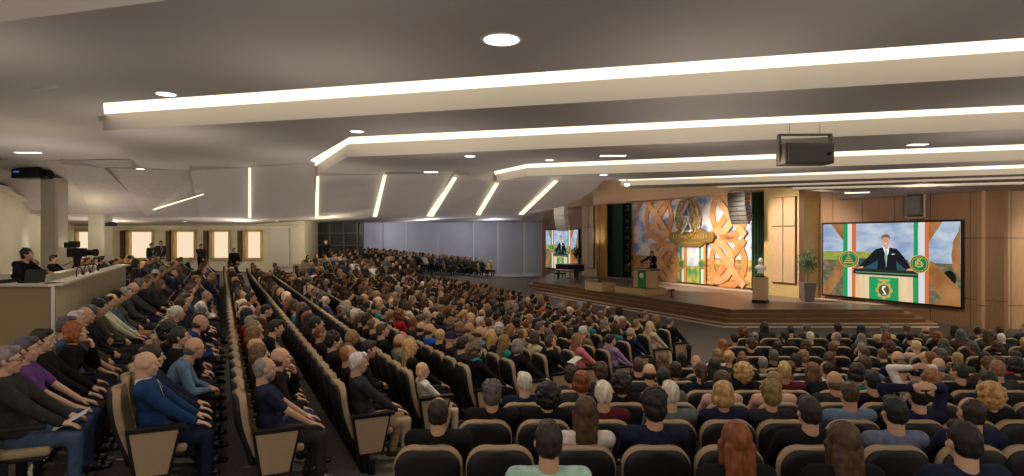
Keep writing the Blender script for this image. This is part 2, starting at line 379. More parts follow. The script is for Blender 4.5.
# white corner and glass doors
wallseg(xd(300, 35.2), xd(314, 38.3), -2.3, 1.2, 'wall_back', M['cream'])
gd = MB(); gd.box((xd(338, 38.4)[0], 38.6, Z0 - .7), (3.0, .12, 3.4)); o = struct(gd.build('door_1', M['dglass']))
fr = MB()
for px in (315, 329, 343, 357): fr.box((xd(px, 38.3)[0], 38.45, Z0 - .7), (.1, .14, 3.4))
for z in (.3, -.45): fr.box((xd(337, 38.3)[0], 38.45, Z0 + z), (2.9, .12, .08))
fr.build('door_frame', M['dgrey'], o)
# grey operable partition
pe = [(358, 41.5), (363.6, 42), (383, 44.5), (406, 47), (438, 49.5), (473.5, 52), (498, 53), (524, 54), (541.5, 54.4)]
for i in range(len(pe) - 1):
    a, b = Vector(xd(*pe[i])), Vector(xd(*pe[i + 1])); d = (b - a).normalized() * .045
    wallseg(a + d, b - d, -3.36, 1.6, 'wall_partition', M['greyp'])
    mb = MB(); mb.box((b.x, b.y + .06, Z0 - .88), (.09, .1, 4.9)); struct(mb.build('trim_2', M['white']))
    if i > 0:
        c = (a + b) / 2; mb = MB(); mb.box((c.x, c.y - .03, Z0 - 3.22), ((b - a).length * .99, .06, .26), rz=math.atan2((b - a).y, (b - a).x)); struct(mb.build('baseboard_partition', M['white']))
# left wall with cornice, dark acoustic boards, doors
lw0, lw1 = Vector((-17.9, 20.0)), Vector((-25.2, 35.4))
def onleft(px): # point of the left wall seen at column px
    a = (px - 512) / F; d = lw1 - lw0; s = (a * lw0.y - lw0.x) / (d.x - a * d.y); return lw0 + d * s
wallseg(lw0 + (lw0 - lw1) * .3, lw1, -2.4, 2.0, 'wall_left', M['cream'], -.25)
dl = (lw1 - lw0).normalized(); nl = Vector((dl.y, -dl.x))
if nl.x < 0: nl = -nl
def leftbox(px0, px1, z0, z1, name, m, th=.08, label=None, cat=None, off=.0):
    a, b = onleft(px0), onleft(px1); c = (a + b) / 2 + nl * (th / 2 + off)
    mb = MB(); mb.box((c.x, c.y, Z0 + (z0 + z1) / 2), ((b - a).length, th, z1 - z0), rz=math.atan2(dl.y, dl.x)); o = mb.build(name, m)
    return tag(o, label, cat) if label else o
leftbox(-20, 8.5, -.85, .50, 'acoustic_board', M['lgrey'], .08, 'grey acoustic board on left wall, nearer of two, left of the door', 'board')
leftbox(9.8, 22, -1.0, .52, 'acoustic_board', M['lgrey'], .08, 'grey acoustic board on left wall, farther of two, next to the door', 'board')
o = struct(leftbox(23.5, 34.5, -2.1, .15, 'door_2', M['white'], .06)); o['label'] = 'pale door in the left wall'
leftbox(27, 29, -1.1, -1.0, 'door_handle', M['steel'], .12).parent = o
leftbox(39, 44, -2.1, .35, 'door_3', M['white'], .06)['kind'] = 'structure'
leftbox(43.5, 46.5, .55, .85, 'exit_sign', emis('exit_green', (.2, .9, .5), .7), .08, 'small glowing green exit sign high on left wall by the white column', 'sign')
a, b = onleft(-60), onleft(49)
mb = MB()
for off, hh, ww in ((.0, .14, .30), (.3, .10, .18)):
    p = [a + nl * off, b + nl * off, b + nl * (off + ww), a + nl * (off + ww)]
    mb.prism([(q.x, q.y, Z0 + (1.10 if i in (1, 2) else 2.05)) for i, q in enumerate(p)], hh)
struct(mb.build('trim_3', M['cream']))
mb = MB(); mb.box((-25.2 + 6.6, 35.0, Z0 + .62), (13.4, .5, .10)); struct(mb.build('trim_4', M['cream']))
# columns
for k, (px, d, w_, ht, lb) in enumerate(((54.5, 23.5, .66, 2.25, 'nearer white round-cornered column behind the control booth'), (100.5, 27.6, .72, 1.1, 'farther white column, carrying the small projector'))):
    x = xd(px, d)[0]; mb = MB(); mb.prism([(x + a * w_ / 2, d + b * w_ / 2, Z0 - 2.3) for a, b in ((-1, -.8), (-.8, -1), (.8, -1), (1, -.8), (1, .8), (.8, 1), (-.8, 1), (-1, .8))], ht + 2.3)
    struct(mb.build('column', M['cream']), lb)

# ================================================================ STAGE END
sz = -2.82
def wp(px, p): v = atP(px, 238, p); return (v.x, v.y)
def psolid(pts2, z0, z1, name, m, **k):
    mb = MB(); mb.prism([(a, b, Z0 + z0) for a, b in pts2], z1 - z0); return mb.build(name, m, **k)
# stage platform and its three lower steps
stg = [(3.1, 49.3), (1.35, 39.9), (8.62, 24.3), (15.35, 24.3), (16.1, 25.7), (14.6, 28.9), (16.0, 31.2), (8, 51), (4.9, 50.3)]
def offset_front(k):
    # offset the four front edges outward by k
    P = [Vector(q) for q in [(4.0, 52.0), (3.1, 49.3), (1.35, 39.9), (8.62, 24.3), (15.35, 24.3), (16.1, 25.7)]]
    out = []
    for i in range(1, 5):
        d1 = (P[i] - P[i - 1]).normalized(); d2 = (P[i + 1] - P[i]).normalized()
        n1 = Vector((d1.y, -d1.x)) * -1; n2 = Vector((d2.y, -d2.x)) * -1
        n1 = -n1; n2 = -n2
        # keep the normals pointing away from the stage centre
        c = Vector((9, 36))
        if n1.dot(P[i] - c) < 0: n1 = -n1
        if n2.dot(P[i] - c) < 0: n2 = -n2
        m = (n1 + n2); s = k * 2 / m.length_squared; out.append(P[i] + m * s)
    return [(q.x, q.y) for q in out]
root = thing('stage_platform', 'wide stepped wooden stage platform with brown floor and pale nosings', 'stage', (9, 36, 0))
def kid(o, root): o.parent = root; o.matrix_parent_inverse = Matrix.Translation(-Vector(root.location)) if root.rotation_euler[2] == 0 else (Matrix.Translation(root.location) @ Matrix.Rotation(root.rotation_euler[2], 4, 'Z')).inverted(); return o
stepn = 4; rise = (3.36 + sz) / stepn
tail = [(16.1, 25.7), (14.6, 28.9), (16.0, 31.2), (8, 51), (4.9, 50.3)]
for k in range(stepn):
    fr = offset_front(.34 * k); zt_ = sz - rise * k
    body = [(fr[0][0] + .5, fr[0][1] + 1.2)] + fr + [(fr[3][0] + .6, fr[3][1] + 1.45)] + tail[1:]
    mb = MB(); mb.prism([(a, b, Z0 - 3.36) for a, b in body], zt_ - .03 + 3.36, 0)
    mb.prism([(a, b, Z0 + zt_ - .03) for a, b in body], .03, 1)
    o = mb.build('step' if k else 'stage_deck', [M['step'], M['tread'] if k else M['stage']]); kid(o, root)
    # pale nosing along the front edges
    no = MB(); pts = [Vector((a, b, Z0 + zt_ + .006)) for a, b in fr]
    for a, b in zip(pts, pts[1:]): no.box((a + b) / 2, ((b - a).length, .05, .03), rz=math.atan2((b - a).y, (b - a).x))
    kid(no.build('nosing', M['nose'] if k in (3,) else M['step']), root)
fr = offset_front(.34 * 3 + .05); no = MB(); pts = [Vector((a, b, Z0 - 3.33)) for a, b in fr]
for a, b in zip(pts, pts[1:]): no.box((a + b) / 2, ((b - a).length, .06, .06), rz=math.atan2((b - a).y, (b - a).x))
kid(no.build('floor_edging', M['nose']), root)
# lighter strip on the stage floor before the backdrop
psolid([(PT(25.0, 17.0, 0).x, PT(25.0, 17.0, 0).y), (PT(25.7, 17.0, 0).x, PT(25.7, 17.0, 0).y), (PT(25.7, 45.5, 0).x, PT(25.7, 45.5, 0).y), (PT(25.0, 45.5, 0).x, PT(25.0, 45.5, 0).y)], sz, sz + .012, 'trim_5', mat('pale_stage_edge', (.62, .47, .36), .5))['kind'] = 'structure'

def plane_obj(root_loc_p, name): pass
AX = math.atan2(-UY, -UX)     # local x runs along the stage front, from far left to near right
# walls behind the screens (local frame so panel joints follow the wall)
def pwall(p, t0, t1, z0, z1, name, m, th=.25, label=None):   # t0 > t1
    c = PT(p + th / 2, (t0 + t1) / 2, 0)
    mb = MB(); mb.box((0, 0, (z0 + z1) / 2), (abs(t0 - t1), th, z1 - z0)); o = mb.build(name, m, loc=(c.x, c.y, Z0)); o.rotation_euler[2] = AX
    return struct(o, label)
def tof(px, p): v = atP(px, 238, p); return UX * v.x + UY * v.y
pwall(25.6, tof(538, 25.6), tof(597, 25.6), -3.36, 4.7, 'wall_stage', M['wood'], label='walnut panelled wall behind the left screen')
pwall(25.6, tof(812, 25.6), tof(1004, 25.6), -3.36, 4.7, 'wall_stage', M['wood'], label='walnut panelled wall behind the right screen')
# portal sides and header
tl0, tl1 = tof(582, 24.6), tof(596.5, 24.6); tr0, tr1 = tof(764, 24.6), tof(804, 24.6)
pwall(24.6, tl0, tl1, sz, 4.7, 'wall_stage', M['portal'], .3)
pwall(24.6, tr0, tr1, sz, 4.7, 'wall_stage', M['goldp'], 1.0)
pwall(24.55, tof(560, 24.55), tof(812, 24.55), 2.42, 4.7, 'wall_stage', M['portal'], 1.1, 'wooden header above the stage opening')
pwall(24.6, tr1 + .28, tr1 - .0, sz, 4.7, 'trim_6', M['dkwood'], 1.1)
pwall(27.4, tof(582, 27.4), tof(764, 27.4), sz, 4.7, 'wall_stage', M['dkwood'], .2)
def tallpanel(px0, px1, y0, y1, p, m, label):
    v0, v1 = atP(px0, y0, p), atP(px1, y1, p); t0, t1 = tof(px0, p), tof(px1, p); a = atP((px0 + px1) / 2, y0, p); b = atP((px0 + px1) / 2, y1, p)
    c = PT(p, (t0 + t1) / 2, 0); ro = thing('wall_panel', label, 'wall panel', (c.x, c.y, b.z), AX); h = a.z - b.z; w = t0 - t1
    mb = MB(); mb.box((0, 0, h / 2), (w, .05, h)); mb.build('backing', M['dkwood'], ro)
    hs = [(0, .66), (.66, 1)]
    for i in (-1, 1):
        for s0, s1 in hs:
            mb = MB(); mb.box((i * w / 4, -.04, h * (s0 + s1) / 2), (w / 2 - .05, .05, h * (s1 - s0) - .05)); mb.build('leaf', m, ro, bevel=.008)
tallpanel(772, 796, 197, 283, 24.52, M['portal'], 'tall four-leaf wood panel on ochre stage wall, right of bust')
tallpanel(584, 594, 206, 268, 24.52, M['portal'], 'tall four-leaf wood panel left of the gold curtain')
# right hand oak wall
a, b = (17.35, 22.95), (34, 22.0)
mb = MB(); mb.box((8.8, .12, -.8), (16.8, .25, 5.3)); o = mb.build('wall_right', M['woodl'], loc=(a[0] + .02 - .4, a[1] + .02, Z0)); o.rotation_euler[2] = math.atan2(b[1] - a[1], b[0] - a[0]); struct(o, 'light oak panelled wall at the right edge')

# curtains: folded cloth
def curtain(px0, px1, p, z0, z1, m, label, folds=8, depth=.12):
    t0, t1 = tof(px0, p), tof(px1, p); w = t0 - t1; c = PT(p, (t0 + t1) / 2, 0); n = folds * 8
    mb = MB(); vs = []
    for side in (0, .03):
        for z in (z0, z0 + (z1 - z0) * .5, z1):
            for i in range(n + 1):
                s = i / n; vs.append((-w / 2 + w * s, depth * math.sin(s * folds * 2 * math.pi) * (.85 + .3 * (z == z0)) + .02 * math.sin(s * 31) + side, z))
    k = n + 1; fs = []
    for sd in (0, 3):
        for r in (0, 1):
            o0 = (sd + r) * k; fs += [(o0 + i, o0 + i + 1, o0 + k + i + 1, o0 + k + i) for i in range(n)]
    mb.add(vs, fs); o = mb.build('curtain', m, smooth=True, loc=(c.x, c.y, Z0)); o.rotation_euler[2] = AX
    return tag(o, label, 'curtain')
curtain(596, 607, 25.0, sz, 3.2, M['goldc'], 'gold floor-length curtain left of the green one', 5)
curtain(606, 622.5, 25.6, sz, 3.2, M['green'], 'dark green pleated curtain at left of the backdrop', 7)
curtain(751.5, 765, 25.9, sz, 3.2, M['green'], 'dark green pleated curtain behind the bust', 5)
# banner with vertical lettering
def textmesh(txt, size, m, parent, loc, rot, name='lettering', ex=.01, space=1):
    cu = bpy.data.curves.new(name, 'FONT'); cu.body = txt; cu.size = size; cu.extrude = ex; cu.align_x = 'CENTER'; cu.align_y = 'CENTER'
    cu.space_character = space; t_ = bpy.data.objects.new('t', cu); COL.objects.link(t_); bpy.context.view_layer.update(); me = bpy.data.meshes.new_from_object(t_.evaluated_get(bpy.context.evaluated_depsgraph_get())); bpy.data.objects.remove(t_); me.materials.clear(); me.materials.append(m); o = bpy.data.objects.new(name, me); COL.objects.link(o); o.parent = parent; o.location = loc; o.rotation_euler = rot; return o
PB = 26.4
vt, vb = atP(627, 204, PB - .1), atP(627, 276, PB - .1)
t0, t1 = tof(622.5, PB - .1), tof(631, PB - .1); c = PT(PB - .1, (t0 + t1) / 2, 0); hh = vt.z - vb.z
bn = thing('banner', 'dark vertical banner with DIANETICS lettering at the left of the mural', 'banner', (c.x, c.y, vb.z), AX)
mb = MB(); mb.box((0, 0, hh / 2), (t0 - t1, .04, hh)); mb.build('cloth', mat('dark_green_banner', (.03, .05, .035), .7), bn)
textmesh('DIANETICS', .66, M['lgrey'], bn, (0, -.035, hh * .56), (math.radians(90), math.radians(90), 0), space=1.45)
mb = MB(); mb.lathe((0, 0, 0), [(.20, 0), (.24, .02), (.24, .04)], 20); o = mb.build('round_emblem', M['gold'], bn); o.rotation_euler = (math.radians(90), 0, 0); o.location = (0, -.02, hh * .10)
# narrow sign beside it, one letter showing
c = PT(26.15, tof(621.2, 26.15), 0); sg = thing('banner', 'narrow black hanging strip showing a single pale letter N', 'banner', (c.x, c.y, Z0 + sz + .1), AX)
mb = MB(); mb.box((0, 0, 2.6), (.42, .04, 5.2)); mb.build('cloth', M['black'], sg); textmesh('N', .5, M['lgrey'], sg, (0, -.03, 4.1), (math.radians(90), math.radians(90), 0))

# ---- mural
t0, t1 = tof(630, PB), tof(752.5, PB); zc0, zc1 = atP(700, 283.3, PB).z, atP(700, 190, PB).z
MW = t0 - t1; MH = zc1 - zc0
c = PT(PB, (t0 + t1) / 2, 0); mu = thing('mural', 'huge mural of orange interlaced knot bands over painted sky and fields', 'mural', (c.x, c.y, zc0), AX)
def mp(px, py):                          # pixel on mural -> local (x, z)
    v = atP(px, py, PB); t = UX * v.x + UY * v.y; return ((t0 + t1) / 2 - t, v.z - zc0)
mb = MB(); mb.box((0, .06, MH / 2), (MW, .1, MH)); mb.build('sky_panel', paint_noise('painted_sky', (.20, .33, .62), (.86, .84, .86), .9, (1, 1, 1.6), (.70, .72, .82)), mu)
land = mat('painted_fields', (.60, .38, .14), .7, noise=.6, scale=1.4, stretch=(1, 1, 3))
mb = MB(); hz = mp(700, 258)[1]; mb.box((0, -.0, hz / 2), (MW, .03, hz)); mb.build('field_panel', land, mu)
mb = MB()
R_ = random.Random(3)
for i in range(60):                      # patchwork shapes
    x = R_.uniform(-MW / 2 + .3, MW / 2 - .3); z = R_.uniform(.1, hz - .1); r = R_.uniform(.12, .4)
    pts = [(x + r * math.cos(a) * R_.uniform(.6, 1.3), -.022 - i * .0002, max(.02, z + r * .6 * math.sin(a))) for a in [j * 2 * math.pi / 5 for j in range(5)]]
    mb.prism(pts, (0, .01, 0), i % 3)
mb.build('painted_patches', [mat('patch_orange', (.78, .38, .10), .7), mat('patch_green', (.40, .30, .07), .7), mat('patch_brown', (.42, .20, .08), .7)], mu)
bandm = mat('copper_wood_band', (.70, .31, .11), .45, noise=.18, scale=2.2); bandm2 = mat('pale_copper_band', (.78, .43, .20), .45, noise=.15, scale=2)
def ring(cx, cz, r, w, y, m, a0=0, a1=360, sx=1.0, sz_=1.0, n=48):
    mb = MB()
    for i in range(n):
        a, b = math.radians(a0 + (a1 - a0) * i / n), math.radians(a0 + (a1 - a0) * (i + 1) / n)
        q = [(cx + sx * rr * math.cos(t), y, cz + sz_ * rr * math.sin(t)) for rr, t in ((r - w / 2, a), (r + w / 2, a), (r + w / 2, b), (r - w / 2, b))]
        mb.prism(q, (0, .05, 0))
    return mb.build('knot_ring', m, mu)
def band(a, b, w, y, m):
    a, b = Vector((a[0], y, a[1])), Vector((b[0], y, b[1])); d = (b - a).normalized(); n = Vector((-d.z, 0, d.x)) * w / 2
    mb = MB(); mb.prism([a + n, b + n, b - n, a - n], (0, .04, 0)); return mb.build('knot_band', m, mu)
BWd = .42
UL, LL, UR, LR = mp(659, 218), mp(664, 264), mp(729, 213), mp(728, 262)
for (cx, cz), sg_ in ((UL, 1), (LL, 1), (UR, -1), (LR, -1)):
    ring(cx, cz, 1.35, BWd, -.06, bandm, sx=.95)
    ring(cx + .75 * sg_, cz + (.0), 1.1, BWd, -.10, bandm2, 70 if sg_ > 0 else -110, 290 if sg_ > 0 else 110)
    band((cx - 1.3, cz - 1.3), (cx + 1.3, cz + 1.3), BWd, -.08, bandm)
    band((cx - 1.3, cz + 1.3), (cx + 1.3, cz - 1.3), BWd, -.12, bandm2)
# tall side arc left, side arc right
ring(mp(636, 240)[0] + .7, MH * .5, 2.3, .4, -.05, bandm, 95, 265, .45, 1.0)
ring(mp(750, 238)[0] - .2, MH * .5, 2.3, .4, -.05, bandm2, -80, 80, .35, 1.0)
# centre opening with flags
oc = {'og': (.72, .30, .10), 'wh': (.85, .83, .78), 'gr': (.05, .35, .13)}
for px0, cols in ((682, ('gr', 'wh', 'og')), (701.5, ('gr', 'wh', 'og'))):
    for i, cname in enumerate(cols):
        x0, x1 = mp(px0 + i * 2.1, 250)[0], mp(px0 + 2.1 + i * 2.1, 250)[0]; zt_ = mp(690, 240)[1]
        mb = MB(); mb.box(((x0 + x1) / 2, -.16, zt_ / 2), (x1 - x0, .05, zt_)); mb.build('flag_stripe', mat('flag_' + cname, oc[cname], .6), mu)
x0, x1 = mp(688.5, 250)[0], mp(701.5, 250)[0]; zm = mp(690, 245)[1]
mb = MB(); mb.box(((x0 + x1) / 2, -.13, zm * .72), (x1 - x0, .02, zm * .56)); mb.build('painted_vista', paint_noise('vista_sky', (.45, .58, .8), (.9, .9, .92), 1.5), mu)
mb = MB(); mb.box(((x0 + x1) / 2, -.13, zm * .22), (x1 - x0, .02, zm * .44)); mb.build('painted_meadow', paint_noise('vista_meadow', (.10, .32, .08), (.6, .5, .12), 2), mu)
for px in (684.5, 704.5):
    x, z = mp(px, 264); mb = MB(); mb.lathe((0, 0, 0), [(.30, 0), (.30, .04), (.22, .05)], 20, 0); mb.lathe((0, 0, .045), [(.21, 0), (.2, .015)], 20, 1)
    o = mb.build('roundel', [M['gold'], mat('roundel_green', (.06, .22, .07), .5)], mu, smooth=False); o.rotation_euler = (math.radians(90), 0, 0); o.location = (x, -.2, z)
# ---- gold emblem: oval knotwork with a silver S over two triangles, and its plaque
ex, ez = mp(691.5, 217.5); pl = thing('emblem', 'oval gold knotwork emblem with silver S and triangles above a gold plaque', 'emblem', PT(PB - .35, (t0 + t1) / 2 - ex, 0), AX); pl.location.z = zc0 + ez
mb = MB(); rx, rz_ = .98, 1.25
def torus_pts(f, n, r=.05, closed=True, mi=0):
    P = [Vector(f(i / n)) for i in range(n + (0 if closed else 1))]
    for i in range(len(P) - (0 if closed else 1)): mb.tube(P[i], P[(i + 1) % len(P)], r, r, 6, mi=mi)
for k in (1.0, .72): torus_pts(lambda s: (rx * k * math.cos(2 * math.pi * s), 0, rz_ * k * math.sin(2 * math.pi * s)), 40, .055)
for j in range(14):                      # interlacing loops round the oval
    a = 2 * math.pi * j / 14; cx, cz = rx * .86 * math.cos(a), rz_ * .86 * math.sin(a)
    torus_pts(lambda s: (cx + .2 * math.cos(2 * math.pi * s), -.03 + .03 * math.sin(6 * math.pi * s), cz + .24 * math.sin(2 * math.pi * s)), 12, .038)
    a2 = 2 * math.pi * (j + 3) / 14; mb.tube((cx, -.02, cz), (rx * .72 * math.cos(a2), .02, rz_ * .72 * math.sin(a2)), .03, .03, 6)
mb.build('knotwork', M['gold'], pl, smooth=True)
mb = MB()
def tri(cx, cz, w, h, r, up=1):
    P = [(cx - w / 2, -.10, cz), (cx + w / 2, -.10, cz), (cx, -.10, cz + h * up)]
    for i in range(3): mb.tube(P[i], P[(i + 1) % 3], r, r, 6)
tri(-.02, -.15, .95, .95, .055); tri(.1, -.85, .95, .9, .055)
S = []
for i in range(25):
    s = i / 24; S.append((.34 * math.cos(math.pi * (.15 + 1.6 * s)) * (1 if s < .5 else 1) if s < .5 else -.34 * math.cos(math.pi * (.15 + 1.6 * (1 - s))), -.14, 1.0 - 2.0 * s))
mb.path([Vector(q) for q in S], .085, 8); mb.build('letter_s_and_triangles', M['silver'], pl, smooth=True)
hw = (mp(716, 238)[0] - mp(671, 238)[0]) / 2; dz_ = mp(694, 238)[1] - ez
pc = thing('plaque', 'broad dark gold plaque with raised illegible lettering beneath the oval emblem', 'plaque', (0, 0, 0), AX)
pc.location = PT(PB - .32, (t0 + t1) / 2 - mp(694, 238)[0], 0); pc.location.z = zc0 + mp(694, 238)[1]
mb = MB(); hp = .52
mb.prism([(-hw, 0, .1), (-hw * .93, 0, -hp * .5), (-hw * .6, 0, -hp * .55), (-hw * .5, 0, -hp), (hw * .5, 0, -hp), (hw * .6, 0, -hp * .55), (hw * .93, 0, -hp * .5), (hw, 0, .1), (hw * .92, 0, .35), (hw * .6, 0, .4), (hw * .5, 0, hp * 1.05), (-hw * .5, 0, hp * 1.05), (-hw * .6, 0, .4), (-hw * .92, 0, .35)], (0, .16, 0))
mb.build('board', M['goldd'], pc, bevel=.015)
mb = MB()
for i in range(13): mb.box((-hw * .72 + i * hw * .12, -.02, .08 + .02 * (i % 2)), (hw * .07, .04, .3 if i % 3 else .22))
mb.box((0, -.015, -.3), (hw * .8, .03, .06)); mb.box((0, -.015, .42), (hw * .8, .03, .05)); mb.build('raised_lettering', M['gold'], pc)

# ---- screens
E = {}
def em(n, c, s=1.0):
    if n not in E: E[n] = emis('screen_' + n, c, s)
    return E[n]
E['sky'] = emis_noise('screen_sky', (.30, .40, .58), (.62, .68, .78), .9, .9, (1, 1, 2.2), (.46, .55, .70))
E['hills'] = emis_noise('screen_hills', (.10, .16, .06), (.34, .22, .15), 3.0, .8, (1, 1, 2), (.20, .17, .10))
E['field'] = emis_noise('screen_fields', (.22, .34, .06), (.52, .50, .10), 1.6, .8, (1, 1, 4))
E['bronze'] = emis_noise('screen_bronze', (.30, .125, .04), (.46, .22, .08), 1.2, .9)
E['wood'] = emis_noise('screen_lectern_wood', (.80, .58, .30), (.9, .7, .42), 1.2, .9, (3, 1, .5))
def screen(root, w, h):
    mb = MB(); mb.box((0, .03, h / 2), (w + .16, .10, h + .16)); mb.build('frame', M['scrn_frame'], root, bevel=.01)
    lay = [0]
    def shape(name, m, pts):
        dv = 0 if name.split('_')[1] in ('sky', 'fields', 'hills', 'lake', 'bush', 'gorse', 'beam', 'arc', 'flag') else .045
        pts = [(1.21 * u / (1 + .21 * u), max(0, v - dv)) for u, v in pts]
        lay[0] += 1; y = -.024 - lay[0] * .0016
        mb = MB(); mb.poly([((u - .5) * w, y, v * h) for u, v in pts]); return mb.build(name, m, root)
    def disc(name, m, cu, cv, ru, rv, n=28, a0=0, a1=360):
        return shape(name, m, [(cu + ru * math.cos(math.radians(a0 + (a1 - a0) * i / n)), cv + rv * math.sin(math.radians(a0 + (a1 - a0) * i / n))) for i in range(n if a1 - a0 == 360 else n + 1)])
    rect = lambda name, m, a, b, c_, d: shape(name, m, [(a, b), (c_, b), (c_, d), (a, d)])
    rect('image_sky', E['sky'], 0, 0, 1, 1); rect('image_fields', E['field'], 0, .46, .55, .62); rect('image_hills', E['hills'], 0, 0, 1, .5); rect('image_lake', em('lake', (.03, .10, .12), .9), .26, .36, .62, .53)
    disc('image_bush', em('bush', (.008, .012, .006)), .92, .32, .05, .10); disc('image_gorse', em('gorse', (.6, .5, .02)), .93, .22, .05, .05)
    shape('image_beam', E['bronze'], [(.06, 1), (.17, 1), (.17, .72)]); shape('image_beam', E['bronze'], [(.0, 0), (.0, .10), (.155, .60), (.155, .33), (.05, 0)])
    shape('image_beam', E['bronze'], [(.76, 1), (.87, 1), (.76, .72)]); shape('image_arc', E['bronze'], [(1, 1), (.985, .88), (.95, .78), (.935, .60), (.945, .45), (1, .33)])
    shape('image_beam', E['bronze'], [(.76, .52), (.80, .52), (1, .20), (1, .0), (.90, .0), (.76, .30)]); shape('image_beam', E['bronze'], [(.80, 0), (1, .22), (1, .12), (.90, 0)])
    for a, b, n_, c_ in ((.150, .183, 'flag_green', (.02, .36, .12)), (.183, .214, 'flag_white', (.80, .78, .82)), (.214, .245, 'flag_orange', (.72, .18, .05)), (.665, .695, 'flag_green', (.02, .36, .12)), (.70, .745, 'flag_white', (.72, .70, .74)), (.745, .775, 'flag_orange', (.72, .18, .05))):
        rect('image_' + n_, em(n_, c_, .9), a, 0, b, 1)
    # the man at the lectern: suit, arms, hands, head, hair
    sk = em('skin', (.72, .36, .21), 1); su = em('suit', (.012, .014, .018)); 
    shape('image_arm', su, [(.385, .70), (.345, .62), (.27, .475), (.29, .44), (.38, .53), (.42, .60)]); shape('image_arm', su, [(.545, .71), (.60, .60), (.645, .47), (.62, .44), (.56, .52), (.52, .60)])
    shape('image_jacket', su, [(.395, .38), (.405, .52), (.385, .70), (.43, .725), (.50, .725), (.545, .71), (.54, .52), (.55, .38)])
    shape('image_shirt', em('shirt', (.85, .87, .85)), [(.442, .73), (.455, .66), (.468, .60), (.485, .66), (.488, .73)]); shape('image_tie', em('tie', (.30, .55, .38)), [(.461, .70), (.455, .60), (.466, .46), (.474, .60), (.471, .70)])
    shape('image_pocket_square', em('shirt', (.85, .87, .85)), [(.505, .635), (.53, .64), (.53, .648), (.505, .645)])
    shape('image_neck', sk, [(.448, .79), (.452, .72), (.466, .70), (.480, .72), (.482, .79)]); disc('image_face', sk, .464, .81, .0245, .060)
    shape('image_hair', em('hair', (.24, .11, .035)), [(.434, .825), (.432, .87), (.447, .895), (.47, .90), (.490, .885), (.495, .85), (.490, .825), (.485, .852), (.46, .862), (.443, .85)])
    disc('image_ear', sk, .439, .805, .004, .014, 10); disc('image_ear', sk, .4895, .805, .004, .014, 10)
    for ux in (.4555, .4735): disc('image_eye', em('dark', (.05, .025, .02)), ux, .822, .0032, .005, 10); rect('image_eyebrow', em('hair', (.24, .11, .035)), ux - .006, .834, ux + .006, .839)
    shape('image_nose', em('skin_shade', (.55, .25, .14)), [(.4625, .818), (.460, .795), (.469, .795), (.4665, .818)]); shape('image_smile', em('teeth', (.85, .78, .72)), [(.4545, .781), (.4745, .781), (.4695, .769), (.4595, .769)])
    shape('image_hand', sk, [(.265, .455), (.30, .475), (.302, .455), (.285, .44), (.25, .44)]); shape('image_hand', sk, [(.62, .455), (.64, .47), (.665, .45), (.655, .44), (.615, .44)])
    rect('image_microphone', em('dark', (.05, .025, .02)), .4635, .42, .4665, .62)
    # lectern
    shape('image_lectern_top', em('lectern_top', (.02, .028, .022)), [(.235, .44), (.69, .44), (.70, .36), (.225, .37)]); rect('image_lectern_trim', em('lectern_trim', (.12, .24, .14)), .245, .385, .69, .40)
    rect('image_lectern_front', E['wood'], .245, 0, .665, .36); rect('image_lectern_cloth', em('flag_green', (.02, .36, .12)), .345, 0, .56, .34)
    gd_ = em('gold', (.55, .40, .10)); [disc('image_crest', gd_, .455 + .045 * math.cos(k_ * .785), .17 + .085 * math.sin(k_ * .785), .017, .034, 12) for k_ in range(8)]; disc('image_crest', gd_, .455, .17, .048, .092); disc('image_crest_centre', em('crest_dark', (.10, .09, .03)), .455, .17, .040, .075); shape('image_crest_bar', gd_, [(.405, .315), (.505, .315), (.485, .28), (.425, .28)])
    shape('image_crest_letter', em('shirt', (.85, .87, .85)), [(.445, .23), (.472, .225), (.452, .185), (.475, .12), (.44, .11), (.46, .13), (.44, .18)])
    # round medallions
    for cu, cv in ((.20, .56), (.715, .53)):
        disc('image_medallion', gd_, cu, cv, .072, .115); disc('image_medallion', em('med_black', (.01, .02, .012)), cu, cv, .064, .102); disc('image_medallion', gd_, cu, cv, .058, .093); disc('image_medallion', em('med_green', (.01, .20, .07)), cu, cv, .053, .085)
    for k in range(4): a = .036 - k * .009; rect('image_medallion_bar', gd_, .20 - a, .505 + k * .030, .20 + a, .520 + k * .030)
    shape('image_medallion_peak', gd_, [(.193, .625), (.207, .625), (.20, .65)])
    for s_ in (0, 1):
        a = (.685 + s_ * .012, .495 + s_ * .03)
        shape('image_medallion_mark', gd_, [(a[0], a[1]), (a[0] + .05, a[1] - .0), (a[0] + .05, a[1] + .012), (a[0] + .012, a[1] + .012), (a[0] + .012, a[1] + .055), (a[0], a[1] + .075)])
    shape('image_medallion_s', gd_, [(.70, .60), (.735, .60), (.735, .588), (.712, .585), (.738, .55), (.742, .50), (.70, .48), (.728, .51), (.725, .545), (.70, .58)])
def place_screen(pl, pr, yb_l, yt_l, p, label):
    a, b = atP(pl, yb_l, p), atP(pr, 238, p); top = atP(pl, yt_l, p)
    w = math.hypot(b.x - a.x, b.y - a.y); h = top.z - a.z
    root = thing('video_screen', label, 'screen', ((a.x + b.x) / 2, (a.y + b.y) / 2, a.z), math.atan2(b.y - a.y, b.x - a.x)); screen(root, w, h)
place_screen(823.5, 961, 294, 224.5, 25.42, 'large video screen on right wall showing a suited man at a lectern')
place_screen(546, 578.3, 267.3, 230.4, 25.42, 'smaller-looking far video screen behind the piano, showing the suited speaker')
# ================================================================ THINGS ON THE STAGE
def fwd(px, py, h=sz): return atH(px, py, h)
RA = math.atan2(-NX * 0 - UY, -UX)       # faces along the stage front
